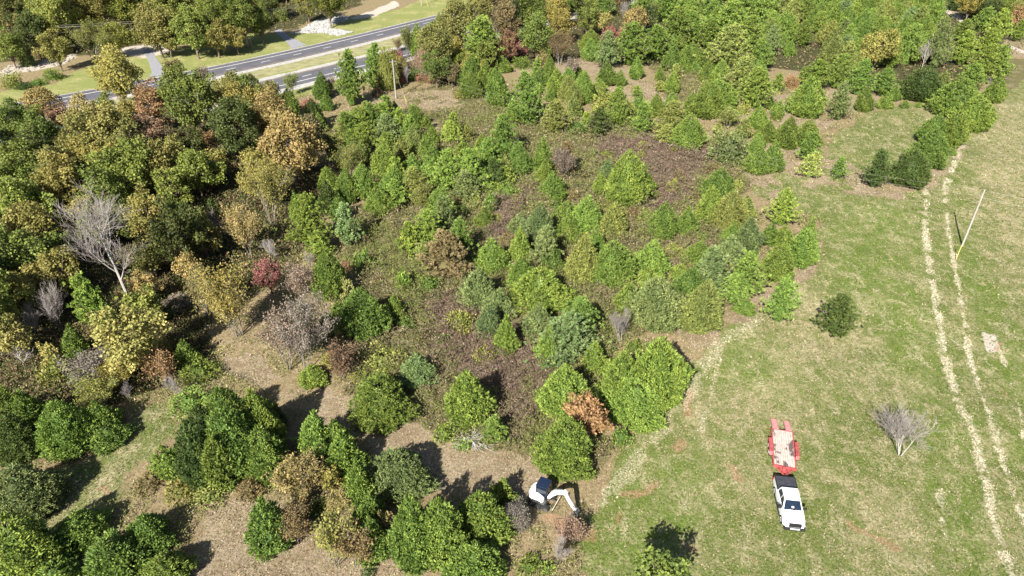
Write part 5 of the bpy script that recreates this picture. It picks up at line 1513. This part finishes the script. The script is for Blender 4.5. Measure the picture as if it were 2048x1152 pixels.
col = np.where((pt + 0.12 * rng.normal(size=len(X)) > 0.46)[:, None], c2, c1); col = np.where((rng.random(len(X)) < pur * 0.9)[:, None], c3, col)
cov_obj('bramble_undergrowth', X, Y, Z, 0.45, 0.8, (0.16 + 0.20 * rng.random(len(X))) * S_ ** 0.8, 0.26, col, np.clip(rng.normal(0.45, 0.2, len(X)), 0, 1), 'low tangled brown, purple and olive bramble between the cedars')
# meadow grass tufts
XX, YY, SS = [], [], []
for (a, b, den, sz) in [(28, 60, 95, 1.0), (60, 95, 45, 1.3), (95, 150, 16, 1.9)]:
    x, y = scatter(int((b - a) * 110 * den), -50, 60 + b * 0.6, a, b, 100 + int(a)); XX.append(x); YY.append(y); SS.append(np.full(len(x), sz))
X = np.concatenate(XX); Y = np.concatenate(YY); S_ = np.concatenate(SS); k_ = frust(X, Y); X, Y, S_ = X[k_], Y[k_], S_[k_]
m = cover(X, Y); pg = fbm(X / 1.1, Y / 1.1, 5); keep = rng.random(len(X)) < m['green'] * (0.25 + 0.9 * pg) * (1 - 0.7 * m['straw']); X, Y, S_ = X[keep], Y[keep], S_[keep]; pg = pg[keep]
big = fbm(X / 7.0, Y / 7.0, 15); lush_ = m['lush'][keep]; dry_ = m['dry'][keep]
ps = np.clip(0.35 + (big - 0.5) * 1.6 + 0.55 * dry_ - 0.42 * lush_ + (fbm(X / 0.5, Y / 0.5, 8, 2) - 0.5) * 3.2, 0.02, 0.97)
c1 = pick([(0.080, 0.122, 0.019), (0.115, 0.152, 0.030), (0.065, 0.098, 0.016), (0.165, 0.175, 0.048)], [4, 3, 2, 3], len(X)); c2 = pick([(0.30, 0.255, 0.145), (0.38, 0.325, 0.205), (0.23, 0.195, 0.095)], [4, 2, 4], len(X))
col = np.where((rng.random(len(X)) < ps)[:, None], c2, c1)
cov_obj('meadow_grass', X, Y, zg(X, Y) - 0.01, 0.55, 0.7, (0.09 + 0.13 * rng.random(len(X))) * S_, 0.40, col, np.clip(rng.normal(0.5, 0.2, len(X)), 0, 1), 'short mown meadow grass with dry straw flecks')
# straw lying in the ruts
XX, YY, SS = [], [], []
for (a, b, den, sz) in [(28, 60, 70, 1.0), (60, 95, 35, 1.4), (95, 140, 10, 2.0)]:
    x, y = scatter(int((b - a) * 80 * den), 5, 85, a, b, 300 + int(a)); XX.append(x); YY.append(y); SS.append(np.full(len(x), sz))
X = np.concatenate(XX); Y = np.concatenate(YY); S_ = np.concatenate(SS); k_ = frust(X, Y, 4); X, Y, S_ = X[k_], Y[k_], S_[k_]
m = cover(X, Y); keep = rng.random(len(X)) < m['straw'] * np.clip(fbm(X / 0.7, Y / 0.7, 44) * 3.8 - 1.35, 0.05, 1); X, Y, S_ = X[keep], Y[keep], S_[keep]
col = pick([(0.55, 0.48, 0.34), (0.66, 0.59, 0.44), (0.40, 0.335, 0.21)], [4, 3, 3], len(X))
cov_obj('loose_straw', X, Y, zg(X, Y) + 0.01, 0.25, 1.0, (0.10 + 0.14 * rng.random(len(X))) * S_, 0.3, col, rng.random(len(X)), 'pale dry straw windrows lying along the wheel ruts')
# litter and dry stalks on the tan and scrub ground
XX, YY, SS = [], [], []
for (a, b, den, sz) in [(28, 62, 75, 0.95), (62, 100, 34, 1.3), (100, 170, 9, 2.0)]:
    x, y = scatter(int((b - a) * 150 * den), -75, 75, a, b, 200 + int(a)); XX.append(x); YY.append(y); SS.append(np.full(len(x), sz))
X = np.concatenate(XX); Y = np.concatenate(YY); S_ = np.concatenate(SS); k_ = frust(X, Y); X, Y, S_ = X[k_], Y[k_], S_[k_]
m = cover(X, Y); other = np.clip(1 - m['green'] - m['bram'] - m['pale'] - m['verge'], 0, 1)
clump = fbm(X / 2.4, Y / 2.4, 70); keep = rng.random(len(X)) < other * (0.15 + 1.1 * clump); X, Y, S_ = X[keep], Y[keep], S_[keep]; tn = m['tan'][keep]; fo = m['forest'][keep]; clump = clump[keep]
weed = (1 - 0.75 * tn) * (clump > 0.5)
c1 = pick([(0.38, 0.30, 0.19), (0.48, 0.40, 0.27), (0.22, 0.16, 0.095)], [4, 2, 4], len(X)); c2 = pick([(0.16, 0.18, 0.045), (0.22, 0.23, 0.07), (0.30, 0.27, 0.13), (0.10, 0.13, 0.03)], [3, 3, 2, 3], len(X)); c3 = pick([(0.13, 0.09, 0.05), (0.09, 0.10, 0.03), (0.2, 0.14, 0.08)], [3, 3, 2], len(X))
col = np.where((rng.random(len(X)) < 0.75 * weed + 0.12)[:, None], c2, c1); col = np.where((rng.random(len(X)) < fo)[:, None], c3, col)
cov_obj('dry_weeds', X, Y, zg(X, Y) + weed * (0.35 + 1.6 * np.clip(clump - 0.5, 0, 1)) * rng.random(len(X)) ** 0.5, 0.6, 0.8, (0.09 + 0.13 * rng.random(len(X)) + 0.12 * weed) * S_, 0.24, col, rng.random(len(X)), 'dead leaves, dry stalks and low weeds on tan ground')

# undergrowth of the woods
XX, YY, SS = [], [], []
for (a, b, den, sz) in [(34, 70, 26, 1.0), (70, 120, 12, 1.5), (120, 300, 2.2, 2.6)]:
    x, y = scatter(int((b - a) * 260 * den), -150 if b > 120 else -75, 150 if b > 120 else 20, a, b, 400 + int(a)); XX.append(x); YY.append(y); SS.append(np.full(len(x), sz))
X = np.concatenate(XX); Y = np.concatenate(YY); S_ = np.concatenate(SS); k_ = frust(X, Y); X, Y, S_ = X[k_], Y[k_], S_[k_]
m = cover(X, Y); keep = rng.random(len(X)) < m['forest'] * (0.2 + 1.0 * fbm(X / 3, Y / 3, 33)); X, Y, S_ = X[keep], Y[keep], S_[keep]
mh = 0.2 + 3.2 * np.clip(fbm(X / 3.0, Y / 3.0, 47) - 0.3, 0, 1)
col = pick([(0.07, 0.10, 0.025), (0.12, 0.13, 0.04), (0.17, 0.12, 0.06), (0.22, 0.16, 0.09), (0.10, 0.07, 0.04)], [4, 3, 3, 2, 2], len(X))
cov_obj('forest_undergrowth', X, Y, zg(X, Y) + mh * rng.random(len(X)), 0.4, 0.9, (0.2 + 0.2 * rng.random(len(X))) * S_ ** 0.8, 0.45, col, rng.random(len(X)), 'dim saplings, vines and leaf litter under the forest trees')

# riprap beside the second driveway
def rocks(name, polys, n_, r0, r1, m_, label):
    global rng
    s_v, s_f = [], []; cnt = 0
    bmr = bmesh.new(); bmesh.ops.create_icosphere(bmr, subdivisions=1, radius=1); bv = np.array([v.co for v in bmr.verts]); bf = [[v.index for v in f.verts] for f in bmr.faces]; bmr.free()
    for poly in polys:
        P = np.array(poly); k = 0
        while k < n_:
            x = rng.uniform(P[:, 0].min(), P[:, 0].max()); y = rng.uniform(P[:, 1].min(), P[:, 1].max())
            if not in_poly(poly, x, y): continue
            k += 1; r = rng.uniform(r0, r1); v = bv * (1 + 0.35 * (rng.random((len(bv), 1)) - 0.5)) * np.array((1, rng.uniform(0.7, 1.1), rng.uniform(0.5, 0.8))) * r
            a = rng.uniform(0, 6.3); ca, sa = math.cos(a), math.sin(a); v = np.stack([v[:, 0] * ca - v[:, 1] * sa + x, v[:, 0] * sa + v[:, 1] * ca + y, v[:, 2] + r * 0.25], 1)
            s_v.extend(map(tuple, v)); s_f.extend([[i + cnt for i in f] for f in bf]); cnt += len(bv)
    mm = bpy.data.meshes.new(name); mm.from_pydata(s_v, [], s_f); mm.materials.append(m_); o = link(name, mm, None); o['kind'] = 'stuff'; o['label'] = label
rocks('riprap', [RIP], 1500, 0.18, 0.5, mat('limestone_riprap', (0.33, 0.325, 0.31), 0.9, vary=0.25, scale=0.6), 'heap of pale broken rock lining the ditch by the highway')
rocks('creek_stones', [CREEK], 500, 0.15, 0.45, mat('creek_stone', (0.28, 0.25, 0.21), 0.9, vary=0.25, scale=0.6), 'pale stones on the dry creek bed at far left')

# brush pile of cut limbs at the end of the tan strip
b = un(944, 884); t = empty('brush_pile', (b[0], b[1], 0.0), 0, 'heap of pale cut branches at the edge of the tan strip', 'brush pile')
s = Soup(); rng = np.random.default_rng(5)
for i in range(120):
    a = rng.uniform(0, 6.3); r = rng.uniform(0, 0.9); p = np.array((r * math.cos(a) * 1.5, r * math.sin(a), rng.uniform(0.05, 0.55 * (1.2 - r)))); d = np.array((math.cos(a) + rng.normal() * 0.6, math.sin(a) + rng.normal() * 0.6, rng.normal() * 0.25))
    limb(s, p, d, rng.uniform(0.6, 1.7), rng.uniform(0.015, 0.045), 4, 0.2, 0.0, 3)
link('cut_branches', s.mesh('cut_branches', [M_PALEBARK]), t)
s = Soup()
b = un(1140, 1062)
for i in range(90):
    a = rng.uniform(0, 6.3); r = rng.uniform(0, 1.1); p = np.array((r * math.cos(a) * 1.2, r * math.sin(a), rng.uniform(0.03, 0.3))); limb(s, p, (rng.normal(), rng.normal(), rng.normal() * 0.3 + 0.15), rng.uniform(0.5, 1.4), rng.uniform(0.012, 0.035), 4, 0.25, 0.0, 3)
t = empty('brush_pile', (b[0], b[1], 0.0), 0, 'low heap of reddish torn roots below the excavator bucket', 'brush pile'); link('torn_roots', s.mesh('torn_roots', [mat('torn_root', (0.24, 0.165, 0.115), 0.9, vary=0.3)]), t)
